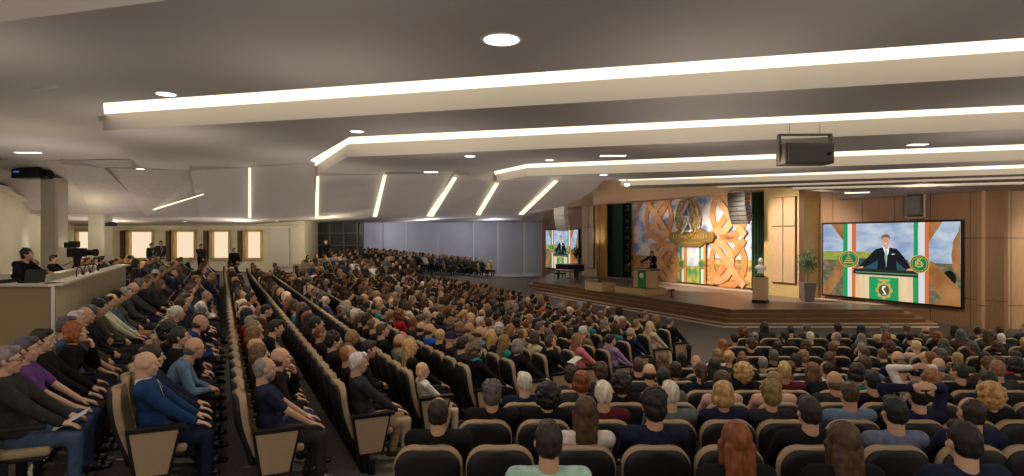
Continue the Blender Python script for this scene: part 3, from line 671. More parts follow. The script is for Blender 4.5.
# platform + lectern
b = fwd(638.5, 294.5); base = thing('lectern_platform', 'low pale wooden platform under the lectern', 'platform', (b.x + .2, b.y + .6, b.z), AX + .12); base.scale = (.84,) * 3
mb = MB(); mb.box((0, 0, .19), (2.7, 1.6, .38)); mb.build('box', M['oak'], base, bevel=.02)
mb = MB(); mb.box((0, 0, .395), (2.62, 1.52, .02)); mb.build('carpet_top', M['stage'], base)
lx = Vector(base.location) + Matrix.Rotation(AX + .12, 3, 'Z') @ Vector((.40, 0, .345))
le = thing('lectern', 'oak lectern with green front cloth and grey top, on the stage', 'lectern', lx, AX + .12); le.scale = (.82, .82, .86)
mb = MB(); mb.box((0, 0, .5), (1.5, .6, 1.0)); mb.build('body', M['oak'], le, bevel=.02)
mb = MB(); mb.box((0, 0, 1.04), (1.66, .8, .1)); mb.build('top', M['dgrey'], le, bevel=.02)
mb = MB(); mb.box((0, -.42, 1.04), (1.6, .04, .06)); mb.build('top_trim', M['gold'], le)
mb = MB(); mb.box((0, -.315, .5), (.66, .03, .98)); mb.build('front_cloth', mat('green_cloth', (.03, .30, .09), .8), le)
mb = MB(); mb.lathe((0, 0, 0), [(.17, 0), (.17, .03)], 16); mb.ell((0, 0, .03), (.09, .09, .02)); o = mb.build('crest', M['marble'], le); o.rotation_euler = (math.radians(90), 0, 0); o.location = (0, -.33, .68)
mb = MB(); mb.path([Vector((.2, 0, 1.08)), Vector((.2, -.05, 1.3)), Vector((.16, .05, 1.42))], .012); mb.ell((.16, .06, 1.43), (.02, .04, .02)); mb.build('microphone', M['black'], le)
# low tub with black footlight, microphone stand
b = fwd(600, 290.5); tb = thing('stage_box', 'low open pale wooden box at the stage edge, left of the lectern', 'box', b, AX)
mb = MB()
for c, d in (((0, -.4, .22), (1.7, .05, .44)), ((0, .4, .22), (1.7, .05, .44)), ((-.83, 0, .28), (.05, .8, .56)), ((.83, 0, .22), (.05, .8, .44)), ((.1, 0, .22), (.05, .8, .44)), ((0, 0, .02), (1.7, .8, .04))): mb.box(c, d)
mb.build('sides', M['oak'], tb, bevel=.01)
mo = thing('stage_monitor', 'black wedge loudspeaker lying inside the low wooden box', 'loudspeaker', tb.location + Vector((-.05, .02, .05)), AX)
mb = MB(); mb.prism([(-.42, -.28, .0), (-.42, .28, .0), (-.42, .25, .34), (-.42, .0, .50), (-.42, -.28, .2)], (.5, 0, 0)); mb.build('cabinet', M['black'], mo, bevel=.01)
mb = MB(); mb.prism([(-.38, -.27, .23), (-.38, -.02, .49), (.04, -.02, .49), (.04, -.27, .23)], (0, -.012, .012)); mb.build('grille', M['grille'], mo)
def micstand(px, py, label, h=1.55):
    b = fwd(px, py); r = thing('microphone_stand', label, 'microphone stand', b); mb = MB(); mb.lathe((0, 0, 0), [(.15, 0), (.15, .02), (.02, .04)], 16); mb.build('base', M['black'], r)
    mb = MB(); mb.tube((0, 0, .03), (0, 0, h), .018, .012); mb.build('pole', M['blackm'], r); mb = MB(); mb.cap((0, 0, h), (.05, -.12, h + .12), .025, .03); mb.build('microphone', M['lgrey'], r)
micstand(597.5, 282, 'thin microphone stand before the gold curtain'); micstand(628.5, 288.5, 'thin black microphone stand left of the lectern platform', 1.3)
r = thing('footlight', 'tiny black monitor stand on the stage edge below the emblem', 'stage light', fwd(671.5, 297)); mb = MB(); mb.tube((0, 0, 0), (0, 0, .3), .03); mb.lathe((0, 0, 0), [(.16, 0), (.16, .02)], 12); mb.build('stem', M['black'], r); mb = MB(); mb.box((0, 0, .33), (.32, .16, .07)); mb.build('head', M['black'], r, bevel=.01)
# baby grand piano with bench
b = fwd(574, 279.5); pn = thing('grand_piano', 'black baby grand piano with closed lid below the far screen', 'piano', b, AX + .35)
out = [(-1.0, -.75), (.75, -.75), (.95, -.55), (.95, -.1), (.7, .25), (.25, .45), (-.1, .85), (-.45, 1.15), (-.8, 1.15), (-1.0, .95)]
mb = MB(); mb.prism([(x, y, .62) for x, y in out], .38); mb.build('case', M['blackm'], pn, bevel=.015)
mb = MB(); mb.prism([(x * 1.02, y * 1.02, 1.0) for x, y in out], .04); mb.build('lid', M['blackm'], pn, bevel=.01)
mb = MB(); mb.box((-.1, -.84, .68), (1.5, .22, .06)); mb.build('keyboard', M['marble'], pn)
for x, y in ((-.85, -.6), (.75, -.6), (-.6, .85)): mb = MB(); mb.tube((x, y, 0), (x, y, .62), .045, .085); mb.build('leg', M['blackm'], pn)
mb = MB(); mb.tube((-.1, -.3, .1), (-.1, -.3, .62), .03); mb.box((-.1, -.36, .1), (.34, .2, .07)); mb.build('pedals', M['blackm'], pn)
b2 = Vector(b) + Matrix.Rotation(AX + .35, 3, 'Z') @ Vector((-.1, -1.35, 0)); be = thing('piano_bench', 'black piano bench in front of the grand piano', 'bench', b2, AX + .35)
mb = MB(); mb.box((0, 0, .47), (.8, .36, .09)); mb.build('seat', M['black'], be, bevel=.02)
for x in (-.34, .34):
    for y in (-.13, .13): mb = MB(); mb.tube((x, y, 0), (x, y, .43), .022, .03); mb.build('leg', M['blackm'], be)
# potted trees
def ptree(loc, hpot, hcrown, rcr, label, seed, wpot=.42):
    r = thing('potted_tree', label, 'plant', loc); rr = random.Random(seed)
    mb = MB(); mb.box((0, 0, hpot / 2), (wpot * .8, wpot * .8, hpot)); me = mb
    o = mb.build('planter', M['dgrey'], r, bevel=.015)
    for v in o.data.vertices:
        k = .8 + .35 * v.co.z / hpot; v.co.x *= k; v.co.y *= k
    mb = MB(); mb.box((0, 0, hpot - .02), (wpot * .8, wpot * .8, .03)); mb.build('soil', M['dkwood'], r)
    tr = MB(); tr.path([Vector((0, 0, hpot - .05)), Vector((.03, .02, hpot + hcrown * .35)), Vector((-.02, .03, hpot + hcrown * .6))], .025)
    lf = MB(); zc = hpot + hcrown * .55
    for i in range(16):
        a = rr.uniform(0, 6.28); e = rr.uniform(-.3, 1.2); l = rcr * rr.uniform(.5, .95); d = Vector((math.cos(a) * math.cos(e), math.sin(a) * math.cos(e), math.sin(e))); tr.tube((0, 0, zc - rcr * .2), Vector((0, 0, zc)) + d * l, .012, .004, 5)
    for i in range(900):
        a = rr.uniform(0, 6.28); u = rr.uniform(-1, 1); q = rr.random() ** .45; lump = .8 + .25 * math.sin(a * 3 + seed) * math.cos(u * 4)
        c = Vector((math.cos(a) * math.sqrt(1 - u * u), math.sin(a) * math.sqrt(1 - u * u), u * 1.25)) * rcr * q * lump + Vector((0, 0, zc + rcr * .25))
        d = Vector((rr.uniform(-1, 1), rr.uniform(-1, 1), rr.uniform(-.8, .6))).normalized(); s = d.orthogonal().normalized() * .022; L_ = rr.uniform(.06, .11)
        lf.add([c - d * L_ * .5, c + s, c + d * L_ * .5 + Vector((0, 0, -.02)), c - s, c + Vector((0, 0, .008))], [(0, 1, 4), (1, 2, 4), (2, 3, 4), (3, 0, 4)])
    tr.build('trunk', M['dkwood'], r); lf.build('foliage', M['leaf'], r)
ptree(atH(807.5, 301.5, sz) + Vector((0, 0, 0)), .85, 1.4, .58, 'bushy dark potted tree in tall grey planter beside the right screen', 2, .62)
v = atP(577, 238, 25.0); ptree((v.x, v.y, Z0 + sz), .8, 1.5, .5, 'bushy potted tree behind the piano, right of the far screen', 5)
# bust on pedestal
b = fwd(760.5, 302.5); pd = thing('pedestal', 'square oak pedestal with black foot, carrying the white bust', 'pedestal', b, AX + .5); pd.scale = (.9,) * 3
mb = MB(); mb.box((0, 0, .69), (.6, .6, 1.1)); mb.build('shaft', M['oak'], pd, bevel=.01)
mb = MB(); mb.box((0, 0, .07), (.64, .64, .14)); mb.build('foot', M['black'], pd); mb = MB(); mb.box((0, 0, 1.26), (.42, .42, .05)); mb.build('cap', M['black'], pd)
# ================================================================ PEOPLE
def remesh(mb, voxel, smooth=3, mname='m', disp=0, seed=0, dec=None):
    me = mb.mesh('tmp'); bm = bmesh.new(); bm.from_mesh(me); bmesh.ops.recalc_face_normals(bm, faces=bm.faces); bm.to_mesh(me); bm.free()
    o = bpy.data.objects.new('tmp', me); COL.objects.link(o)
    r = o.modifiers.new('r', 'REMESH'); r.mode = 'VOXEL'; r.voxel_size = voxel
    s = o.modifiers.new('s', 'SMOOTH'); s.iterations = smooth; s.factor = .5
    if dec: d = o.modifiers.new('d', 'DECIMATE'); d.ratio = dec
    dg = bpy.context.evaluated_depsgraph_get(); dg.update(); out = bpy.data.meshes.new_from_object(o.evaluated_get(dg)); out.name = mname
    bpy.data.objects.remove(o); bpy.data.meshes.remove(me)
    n = len(out.vertices); co = np.empty(n * 3, np.float32); out.vertices.foreach_get('co', co); co = co.reshape(-1, 3)
    if disp:
        nr = np.empty(n * 3, np.float32); out.vertices.foreach_get('normal', nr); nr = nr.reshape(-1, 3); a = seed * 1.7
        f = np.sin(co[:, 0] * 190 + a) * np.sin(co[:, 1] * 170 + 2 * a + co[:, 2] * 25) * .5 + np.sin(co[:, 0] * 83 + co[:, 1] * 95 + co[:, 2] * 70 + a) * .5
        co += nr * (f[:, None] * disp); out.vertices.foreach_set('co', co.ravel())
    out.polygons.foreach_set('use_smooth', [True] * len(out.polygons)); out.update(); return out
def ik(a, b, l1, l2, hint):
    a, b = Vector(a), Vector(b); d = b - a; L = min(d.length, (l1 + l2) * .995); u = d.normalized(); x = (L * L + l1 * l1 - l2 * l2) / (2 * L); h = math.sqrt(max(l1 * l1 - x * x, 1e-5))
    k = Vector(hint); k = (k - u * k.dot(u)).normalized(); return a + u * x + k * h, a + u * L
def frame(d, up):      # columns: side, along, up
    y = Vector(d).normalized(); z = Vector(up); z = (z - y * z.dot(y)).normalized(); x = y.cross(z); return Matrix((x, y, z)).transposed()
def hand(mb, wr, d, up, side, curl=.5):
    R = frame(d, up); w = Vector(wr); P = lambda x, y, z: w + R @ Vector((x * side, y, z))
    mb.ell(P(0, .045, 0), (.040, .056, .016), R, 10, 6); mb.cap(P(0, -.02, 0), P(0, .03, 0), .024, .026, 8)
    for i, (x, l) in enumerate(((-.030, .062), (-.010, .075), (.011, .080), (.031, .070))):   # little .. index
        a = P(x, .085, 0); c1 = curl * .7; b_ = P(x * 1.12, .085 + l * .52 * math.cos(c1), -l * .52 * math.sin(c1)); c2 = curl * 1.7
        e = P(x * 1.15, .085 + l * (.52 * math.cos(c1) + .5 * math.cos(c2)), -l * (.52 * math.sin(c1) + .5 * math.sin(c2)))
        mb.cap(a, b_, .0098, .0088, 6); mb.cap(b_, e, .0088, .0072, 6)
    a = P(.033, .02, -.006); b_ = P(.058, .055, -.016); e = P(.056, .085, -.022); mb.cap(a, b_, .0135, .0105, 6); mb.cap(b_, e, .0105, .0085, 6)
def head_prims(mb, H, fem=False):
    P = lambda x, y, z: H @ Vector((x, y, z)); R = H.to_3x3(); f = .94 if fem else 1
    mb.ell(P(0, -.012, .022), (.077 * f, .096 * f, .098), R, 16, 12); mb.ell(P(0, .018, -.035), (.062 * f, .074 * f, .080), R, 14, 10)   # skull, jaw
    mb.ell(P(0, .060, -.088), (.026, .026, .022), R, 8, 6); mb.ell(P(0, .074, .034), (.050, .018, .014), R, 10, 6)                  # chin, brow
    mb.cap(P(0, .086, .018), P(0, .108, -.016), .009, .0145, 8)                                                             # nose
    mb.ell(P(0, .086, -.050), (.024, .012, .006), R, 8, 6); mb.ell(P(0, .084, -.060), (.021, .012, .007), R, 8, 6)                  # lips
    for s in (-1, 1):
        mb.ell(P(s * .078 * f, -.004, .0), (.009, .019, .031), R @ Matrix.Rotation(s * .35, 3, 'Z'), 8, 6); mb.ell(P(s * .042, .062, -.022), (.022, .02, .02), R, 8, 6); mb.ell(P(s * .031, .076, .014), (.014, .012, .009), R, 8, 6)
L1, L2 = .285, .255
def skeleton(lean=-.16, yaw=0, pitch=.05, tw=0, hl=(.16, .36, .64), hr=(-.16, .36, .64), fem=False, stand=False, spread=.11, cross=False, eh=(1, -.4, -.6), knees=None, hunch=0, bent=0):
    S = {}; pz = .94 if stand else .535; P = Vector((0, 0 if stand else -.02, pz)); S['pel'] = P
    R = Matrix.Rotation(-(-lean) * -1, 3, 'X') if False else Matrix.Rotation(-lean, 3, 'X')
    up = lambda x, y, z: P + R @ Vector((x, y, z)); S['R'] = R
    S['waist'] = up(0, 0, .16); S['chest'] = up(0, .01, .33); S['neck'] = up(0, -.005 + hunch, .50)
    sw = .165 if fem else .19
    S['shl'] = up(sw, 0, .452); S['shr'] = up(-sw, 0, .452)
    hc = S['neck'] + Matrix.Rotation(-lean * .4, 3, 'X') @ Vector((0, .035 + hunch, .148))
    S['H'] = Matrix.Translation(hc) @ Matrix.Rotation(yaw, 4, 'Z') @ Matrix.Rotation(-pitch, 4, 'X') @ Matrix.Rotation(tw, 4, 'Y')
    for s, k, t in ((1, 'l', hl), (-1, 'r', hr)):
        e, w = ik(S['sh' + k], Vector(t), L1, L2, (eh[0] * s, eh[1], eh[2])); S['el' + k] = e; S['wr' + k] = w
    for s, k in ((1, 'l'), (-1, 'r')):
        hip = P + Vector((s * .09, 0, -.03)); S['hip' + k] = hip
        if stand: S['kn' + k] = Vector((s * .10, .03, .50)); S['an' + k] = Vector((s * .11, -.02, .09))
        else:
            kn = Vector((s * spread * (1.35 if not fem else .8), .43, .50)); an = Vector((s * spread * 1.25, .38 + .04 * s, .09))
            if cross and k == 'r': kn = Vector((.03, .47, .60)); an = Vector((.20, .60, .30))
            S['kn' + k] = kn; S['an' + k] = an
    S['stand'] = stand; S['fem'] = fem; S['cross'] = cross; return S
def body_mb(S, hands, k=1.0):
    mb = MB(); H = S['H']; head_prims(mb, H, S['fem'])
    hb = H @ Vector((0, -.03, -.05)); nr = .050 if S['fem'] else .058
    mb.cap(S['neck'] + Vector((0, -.0, -.05)), hb, nr * 1.12, nr, 12); f = .9 if S['fem'] else 1
    mb.cap(S['shl'], S['shr'], .05, .05, 10); mb.ell(S['chest'], (.15 * f, .095, .17), S['R'], 14, 10); mb.ell(S['waist'], (.125 * f, .09, .15), S['R'], 12, 8); mb.ell(S['pel'], (.145, .11, .10), None, 12, 8)
    for s in 'lr':
        mb.cap(S['sh' + s], S['el' + s], .045 * f, .036 * f, 10); mb.cap(S['el' + s], S['wr' + s], .037 * f, .026 * f, 10)
        mb.cap(S['hip' + s], S['kn' + s], .075, .052, 10); mb.cap(S['kn' + s], S['an' + s], .052, .036, 10)
        mb.cap(S['an' + s], S['an' + s] + Vector((0, .14, -.05)), .034, .028, 8)
    for s, side in (('l', -1), ('r', 1)):
        d = hands.get(s, {}); v = Vector(d.get('d') or (S['wr' + s] - S['el' + s])); hand(mb, S['wr' + s], v, d.get('up', (0, 0, 1)), side, d.get('curl', .5))
    return mb
def top_mb(S, kind='jacket'):
    mb = MB(); f = .89 if S['fem'] else 1; g = {'jacket': .018, 'shirt': .009, 'tee': .009}[kind]; R = S['R']; ch = S['chest']; a = g
    mb.ell(ch + Vector((0, 0, .02)), (.165 * f + a, .108 + a, .165 + a), R, 18, 12); mb.ell(ch + R @ Vector((0, -.01, .075)), (.19 * f + a, .085 + a, .085 + a), R, 16, 10)
    mb.ell(S['waist'], (.148 * f + a, .11 + a, .17), R, 16, 10); mb.ell(S['pel'] + Vector((0, 0, .05)), (.165 * f + a, .125 + a, .10), R, 16, 8)
    if S['fem']:
        for s in (-1, 1): mb.ell(ch + R @ Vector((s * .07, .085, -.0)), (.065, .055, .06), R, 12, 8)
    mb.tube(S['neck'] + R @ Vector((0, 0, -.07)), S['neck'] + R @ Vector((0, .005, .012)), .095, .064 if S['fem'] else .070, 16)
    for s in 'lr':
        sh, el, wr = S['sh' + s], S['el' + s], S['wr' + s]
        mb.cap(S['neck'] + R @ Vector((0, 0, -.05)), sh, .062 + a, .060 + a, 12); mb.cap(sh, sh + (el - sh) * (1 if kind != 'tee' else .75), .056 * f + a, .043 + a, 12)
        if kind != 'tee': mb.cap(el, wr - (wr - el) * .06, .042 + a, .028 + a, 12)
    if kind == 'jacket' and not S['stand']: mb.ell(S['pel'] + Vector((0, .05, .02)), (.18 * f, .15, .075), None, 14, 8)
    if kind == 'jacket' and S['stand']: mb.tube(S['pel'] + Vector((0, 0, .1)), S['pel'] + Vector((0, 0, -.12)), .17, .185, 16)
    return mb
def legs_mb(S, skirt=False):
    mb = MB(); mb.ell(S['pel'] + Vector((0, 0, -.02)), (.17, .135, .105), None, 16, 10)
    for s in 'lr':
        hp, kn, an = S['hip' + s], S['kn' + s], S['an' + s]
        mb.cap(hp, kn, .090, .066, 14)
        if not skirt: mb.cap(kn, an + (kn - an) * .02, .064, .050, 12)
    if skirt: mb.cap(S['hipl'], S['knl'], .095, .08, 12); mb.ell((S['knl'] + S['knr']) / 2 + Vector((0, -.08, 0)), (.15, .16, .07), None, 14, 8)
    return mb
def shoe_mb(S, s):
    mb = MB(); an = S['an' + s]; d = Vector((0, 1, 0)); tip = Vector((0, .17, -.045)); 
    if S['cross'] and s == 'r': tip = Vector((.05, .16, -.05))
    mb.cap(an + Vector((0, -.03, -.045)), an + tip, .040, .033, 12); mb.cap(an + Vector((0, -.02, -.03)), an + tip * .55, .044, .042, 12); mb.cap(an + Vector((0, -.01, .0)), an + Vector((0, 0, -.04)), .046, .046, 12); return mb
# hair, in head space
def hair_mb(kind):
    mb = MB(); R = random.Random(hash(kind) % 97 if False else len(kind) * 7 + ord(kind[0]))
    def E_(c, r, n=14, m=10): mb.ell(c, r, None, n, m)
    if kind == 'short': E_((0, -.020, .034), (.084, .098, .100)); E_((0, -.05, -.01), (.078, .062, .075)); E_((0, .045, .095), (.058, .045, .035))
    elif kind == 'crop': E_((0, -.018, .030), (.081, .096, .099)); E_((0, -.045, -.01), (.076, .06, .065))
    elif kind == 'full':
        E_((0, -.022, .044), (.094, .106, .102)); E_((0, -.06, -.01), (.086, .065, .09))
        for i in range(26): a = R.uniform(0, 6.28); u = R.uniform(.1, 1); E_((.086 * math.cos(a) * math.sqrt(1 - u * u), -.02 + .095 * math.sin(a) * math.sqrt(1 - u * u) * (1 if math.sin(a) < 0 else .75), .045 + .095 * u), (.024,) * 3, 8, 6)
    elif kind == 'receding': E_((0, -.038, .026), (.083, .084, .092)); E_((0, -.05, -.02), (.078, .058, .07))
    elif kind == 'fringe': E_((0, -.032, -.026), (.0775, .084, .072), 20, 14)   # bald crown
    elif kind == 'long':
        E_((0, -.022, .036), (.090, .104, .102)); E_((0, -.055, -.06), (.096, .062, .13)); E_((0, -.065, -.17), (.088, .045, .12))
        for s in (-1, 1): mb.cap((s * .078, .0, .0), (s * .075, -.0, -.15), .030, .022, 10); mb.cap((s * .05, -.07, -.1), (s * .055, -.075, -.27), .04, .022, 10)
    elif kind == 'straight':
        E_((0, -.020, .036), (.087, .102, .101)); E_((0, -.050, -.07), (.090, .058, .15))
        for i in range(9): x = -.07 + .0175 * i; mb.cap((x, -.075, 0), (x * 1.05, -.085, -.26 - .02 * (i % 3)), .022, .014, 8)
        for s in (-1, 1): mb.cap((s * .076, .01, .0), (s * .078, .01, -.13), .026, .018, 10)
    elif kind == 'bob':
        E_((0, -.024, .036), (.097, .108, .104)); E_((0, -.045, -.035), (.103, .080, .085))
        for s in (-1, 1): E_((s * .080, .005, -.03), (.026, .045, .075))
    elif kind == 'curly':
        E_((0, -.028, .036), (.100, .104, .100)); E_((0, -.05, -.05), (.105, .07, .09))
        for i in range(90):
            a = R.uniform(0, 6.28); u = R.uniform(-.95, 1); q = math.sqrt(1 - u * u); y = .102 * math.sin(a) * q
            if y > .05 and u < .45: continue
            E_((.112 * math.cos(a) * q, -.03 + y, .0 + .118 * u), (R.uniform(.018, .028),) * 3, 8, 6)
    elif kind == 'bun': E_((0, -.020, .034), (.084, .099, .100)); E_((0, -.045, -.01), (.078, .06, .07)); E_((0, -.125, .045), (.042, .038, .042))
    elif kind == 'ponytail': E_((0, -.020, .034), (.084, .099, .100)); E_((0, -.045, -.01), (.078, .06, .07)); mb.cap((0, -.11, .04), (0, -.14, -.05), .026, .032, 10); mb.cap((0, -.14, -.05), (0, -.115, -.17), .032, .015, 10)
    elif kind == 'cap': E_((0, -.014, .058), (.092, .106, .080)); mb.tube((0, -.014, .02), (0, -.012, .05), .094, .096, 20); mb.ell((0, .105, .030), (.062, .05, .008))
    elif kind == 'beanie': E_((0, -.016, .045), (.092, .106, .098)); mb.tube((0, -.016, .01), (0, -.014, .045), .094, .096, 20)
    return mb
HK = ['short', 'crop', 'full', 'receding', 'fringe', 'long', 'straight', 'bob', 'curly', 'bun', 'ponytail', 'cap', 'beanie']
HAIR = {}
for i, k in enumerate(HK):
    me = remesh(hair_mb(k), .008, 2 if k in ('curly', 'full') else 4, 'hair_' + k, 0 if k in ('fringe', 'cap', 'beanie') else .0035, i); me.materials.append(M['cloth'] if k in ('cap', 'beanie') else M['hair']); HAIR[k] = me
dn_ = (0, 0, 1)
POSE = {
 'rest':   dict(a=dict(hl=(.14, .34, .62), hr=(-.14, .34, .62)), h={'l': dict(d=(0, 1, -.25), curl=.35), 'r': dict(d=(0, 1, -.25), curl=.35)}),
 'restR':  dict(a=dict(hl=(.13, .30, .62), hr=(-.15, .33, .62), yaw=-.45, lean=-.10), h={'l': dict(d=(-.3, 1, -.2)), 'r': dict(d=(.1, 1, -.25))}),
 'restL':  dict(a=dict(hl=(.13, .30, .62), hr=(-.15, .33, .62), yaw=.40, tw=.06), h={'l': dict(d=(-.3, 1, -.2)), 'r': dict(d=(.3, 1, -.25))}),
 'clasp':  dict(a=dict(hl=(.055, .24, .655), hr=(-.055, .24, .655), yaw=-.15, pitch=-.06), h={'l': dict(d=(-.8, .5, -.1), up=(.2, .5, 1), curl=.9), 'r': dict(d=(.8, .5, -.1), up=(-.2, .5, 1), curl=.9)}),
 'lean':   dict(a=dict(lean=.42, hl=(.07, .42, .66), hr=(-.07, .42, .66), hunch=.02, pitch=.15, yaw=-.1), h={'l': dict(d=(-.6, .8, -.2), curl=.9), 'r': dict(d=(.6, .8, -.2), curl=.9)}),
 'chin':   dict(a=dict(lean=.18, hl=(.12, .30, .64), hr=(-.045, .255, .985), yaw=-.12, pitch=-.1, eh=(.6, .2, -1)), h={'l': dict(d=(-.4, 1, -.2)), 'r': dict(d=(.1, -.1, 1), up=(0, 1, 0), curl=1.2)}),
 'cross':  dict(a=dict(lean=-.2, hl=(-.10, .15, .80), hr=(.10, .17, .77), eh=(1, 0, -.9), cross=True), h={'l': dict(d=(-1, -.1, .1), up=(0, 1, .2), curl=.4), 'r': dict(d=(1, -.1, .1), up=(0, 1, .2), curl=.4)}),
 'headup': dict(a=dict(lean=-.22, hl=(.10, -.20, 1.27), hr=(-.10, -.20, 1.27), eh=(1, .9, .5), pitch=-.05), h={'l': dict(d=(-1, -.3, .25), up=(0, -1, .3), curl=.5), 'r': dict(d=(1, -.3, .25), up=(0, -1, .3), curl=.5)}),
 'read':   dict(a=dict(lean=-.12, hl=(.13, .34, .74), hr=(-.13, .34, .74), pitch=-.45), h={'l': dict(d=(-.5, .8, .3), curl=1.0), 'r': dict(d=(.5, .8, .3), curl=1.0)}),
 'stand':  dict(a=dict(stand=True, lean=.0, hl=(.24, .06, .83), hr=(-.24, .06, .83)), h={'l': dict(d=(0, .1, -1), up=(1, 0, 0)), 'r': dict(d=(0, .1, -1), up=(-1, 0, 0))}),
 'standclasp': dict(a=dict(stand=True, lean=.0, hl=(.05, .22, .93), hr=(-.05, .22, .93)), h={'l': dict(d=(-1, .3, -.3), up=(0, 1, 0), curl=.8), 'r': dict(d=(1, .3, -.3), up=(0, 1, 0), curl=.8)}),
 'speak':  dict(a=dict(stand=True, lean=.12, hl=(.42, .42, 1.11), hr=(-.42, .42, 1.11), eh=(.6, -.8, .3)), h={'l': dict(d=(.2, 1, -.2), curl=.2), 'r': dict(d=(-.2, 1, -.2), curl=.2)}),
 'console': dict(a=dict(lean=.28, hl=(.2, .50, .80), hr=(-.14, .50, .80), pitch=-.25, hunch=.02), h={'l': dict(d=(0, 1, -.15), curl=.4), 'r': dict(d=(0, 1, -.15), curl=.4)}),
}
PM = {}
def pose_set(name, fem=False):
    key = (name, fem)
    if key in PM: return PM[key]
    p = POSE[name]; S = skeleton(fem=fem, **p['a']); D = {'S': S}
    # arms must respect right and left: side sign +1 for the hand on -x
    D['body'] = remesh(body_mb(S, p['h']), .0085, 2, 'body_' + name); D['body'].materials.append(M['skin'])
    D['legs'] = remesh(legs_mb(S), .016, 4, 'trousers_' + name); D['legs'].materials.append(M['cloth'])
    for s in 'lr': D['shoe' + s] = remesh(shoe_mb(S, s), .012, 3, 'shoe'); D['shoe' + s].materials.append(M['gloss'])
    PM[key] = D; return D
def top_of(name, fem, kind):
    D = pose_set(name, fem)
    if kind not in D:
        me = remesh(top_mb(D['S'], kind), .014, 4, kind + '_' + name, .002, 3); me.materials.append(M['cloth']); D[kind] = me
    return D[kind]
def eyes_mesh():
    mb = MB()
    for s in (-1, 1): mb.ell((s * .030, .0835, .014), (.011, .006, .006), None, 10, 6, 0); mb.ell((s * .030, .0885, .014), (.0048, .003, .0048), None, 8, 6, 1)
    for s in (-1, 1): mb.box((s * .031, .092, .036), (.030, .008, .006), mi=1)
    me = mb.mesh('eyes'); me.materials.append(M['marble']); me.materials.append(M['black'])
    for p, i in zip(me.polygons, mb.mi): p.material_index = i
    return me
EYES = eyes_mesh()
def glasses_mesh():
    mb = MB()
    for s in (-1, 1):
        c = Vector((s * .032, .104, .012)); P = [c + Vector((math.cos(a) * .022, 0, math.sin(a) * .016)) for a in [i * math.pi / 6 for i in range(12)]]
        for i in range(12): mb.tube(P[i], P[(i + 1) % 12], .0022, .0022, 5)
        mb.tube((s * .055, .102, .016), (s * .082, -.005, .012), .0025, .0025, 5)
    mb.tube((-.010, .105, .014), (.010, .105, .014), .002, .002, 5); me = mb.mesh('glasses'); me.materials.append(M['black']); return me
GLASS = glasses_mesh()
def beard_mesh():
    mb = MB(); mb.ell((0, .045, -.085), (.050, .045, .035)); mb.ell((0, .025, -.062), (.067, .060, .042)); me = remesh(mb, .007, 2, 'beard', .002, 5); me.materials.append(M['hair']); return me
BEARD = beard_mesh()
HC = {'black': (.010, .008, .007), 'dark brown': (.022, .013, .008), 'brown': (.058, .030, .015), 'light brown': (.12, .065, .03), 'auburn': (.17, .055, .015), 'ginger': (.26, .085, .02), 'blond': (.42, .26, .10), 'dark blond': (.22, .13, .055), 'pale blond': (.56, .41, .20), 'grey': (.20, .18, .165), 'dark grey': (.085, .078, .072), 'white': (.55, .50, .44), 'navy': (.02, .025, .07), 'blue': (.03, .06, .22)}
CC = {'black': (.010, .010, .011), 'charcoal': (.030, .030, .033), 'navy': (.014, .018, .045), 'dark grey': (.05, .05, .052), 'grey': (.13, .13, .13), 'brown': (.07, .04, .025), 'tan': (.25, .17, .09), 'olive': (.06, .06, .03), 'maroon': (.10, .014, .018), 'red': (.36, .02, .025), 'white': (.62, .60, .57), 'cream': (.55, .45, .33), 'light blue': (.125, .17, .25), 'blue': (.014, .040, .15), 'bright blue': (.012, .10, .55), 'teal': (.02, .20, .22), 'turquoise': (.03, .30, .32), 'lilac': (.34, .24, .46), 'pink': (.62, .22, .22), 'pale pink': (.55, .36, .33), 'denim': (.05, .08, .15), 'purple': (.12, .05, .20), 'mint': (.36, .55, .45), 'green': (.03, .10, .05), 'khaki': (.38, .31, .21)}
SK = [(.56, .33, .215), (.50, .28, .18), (.60, .37, .25), (.42, .23, .14), (.52, .31, .20), (.30, .15, .085)]
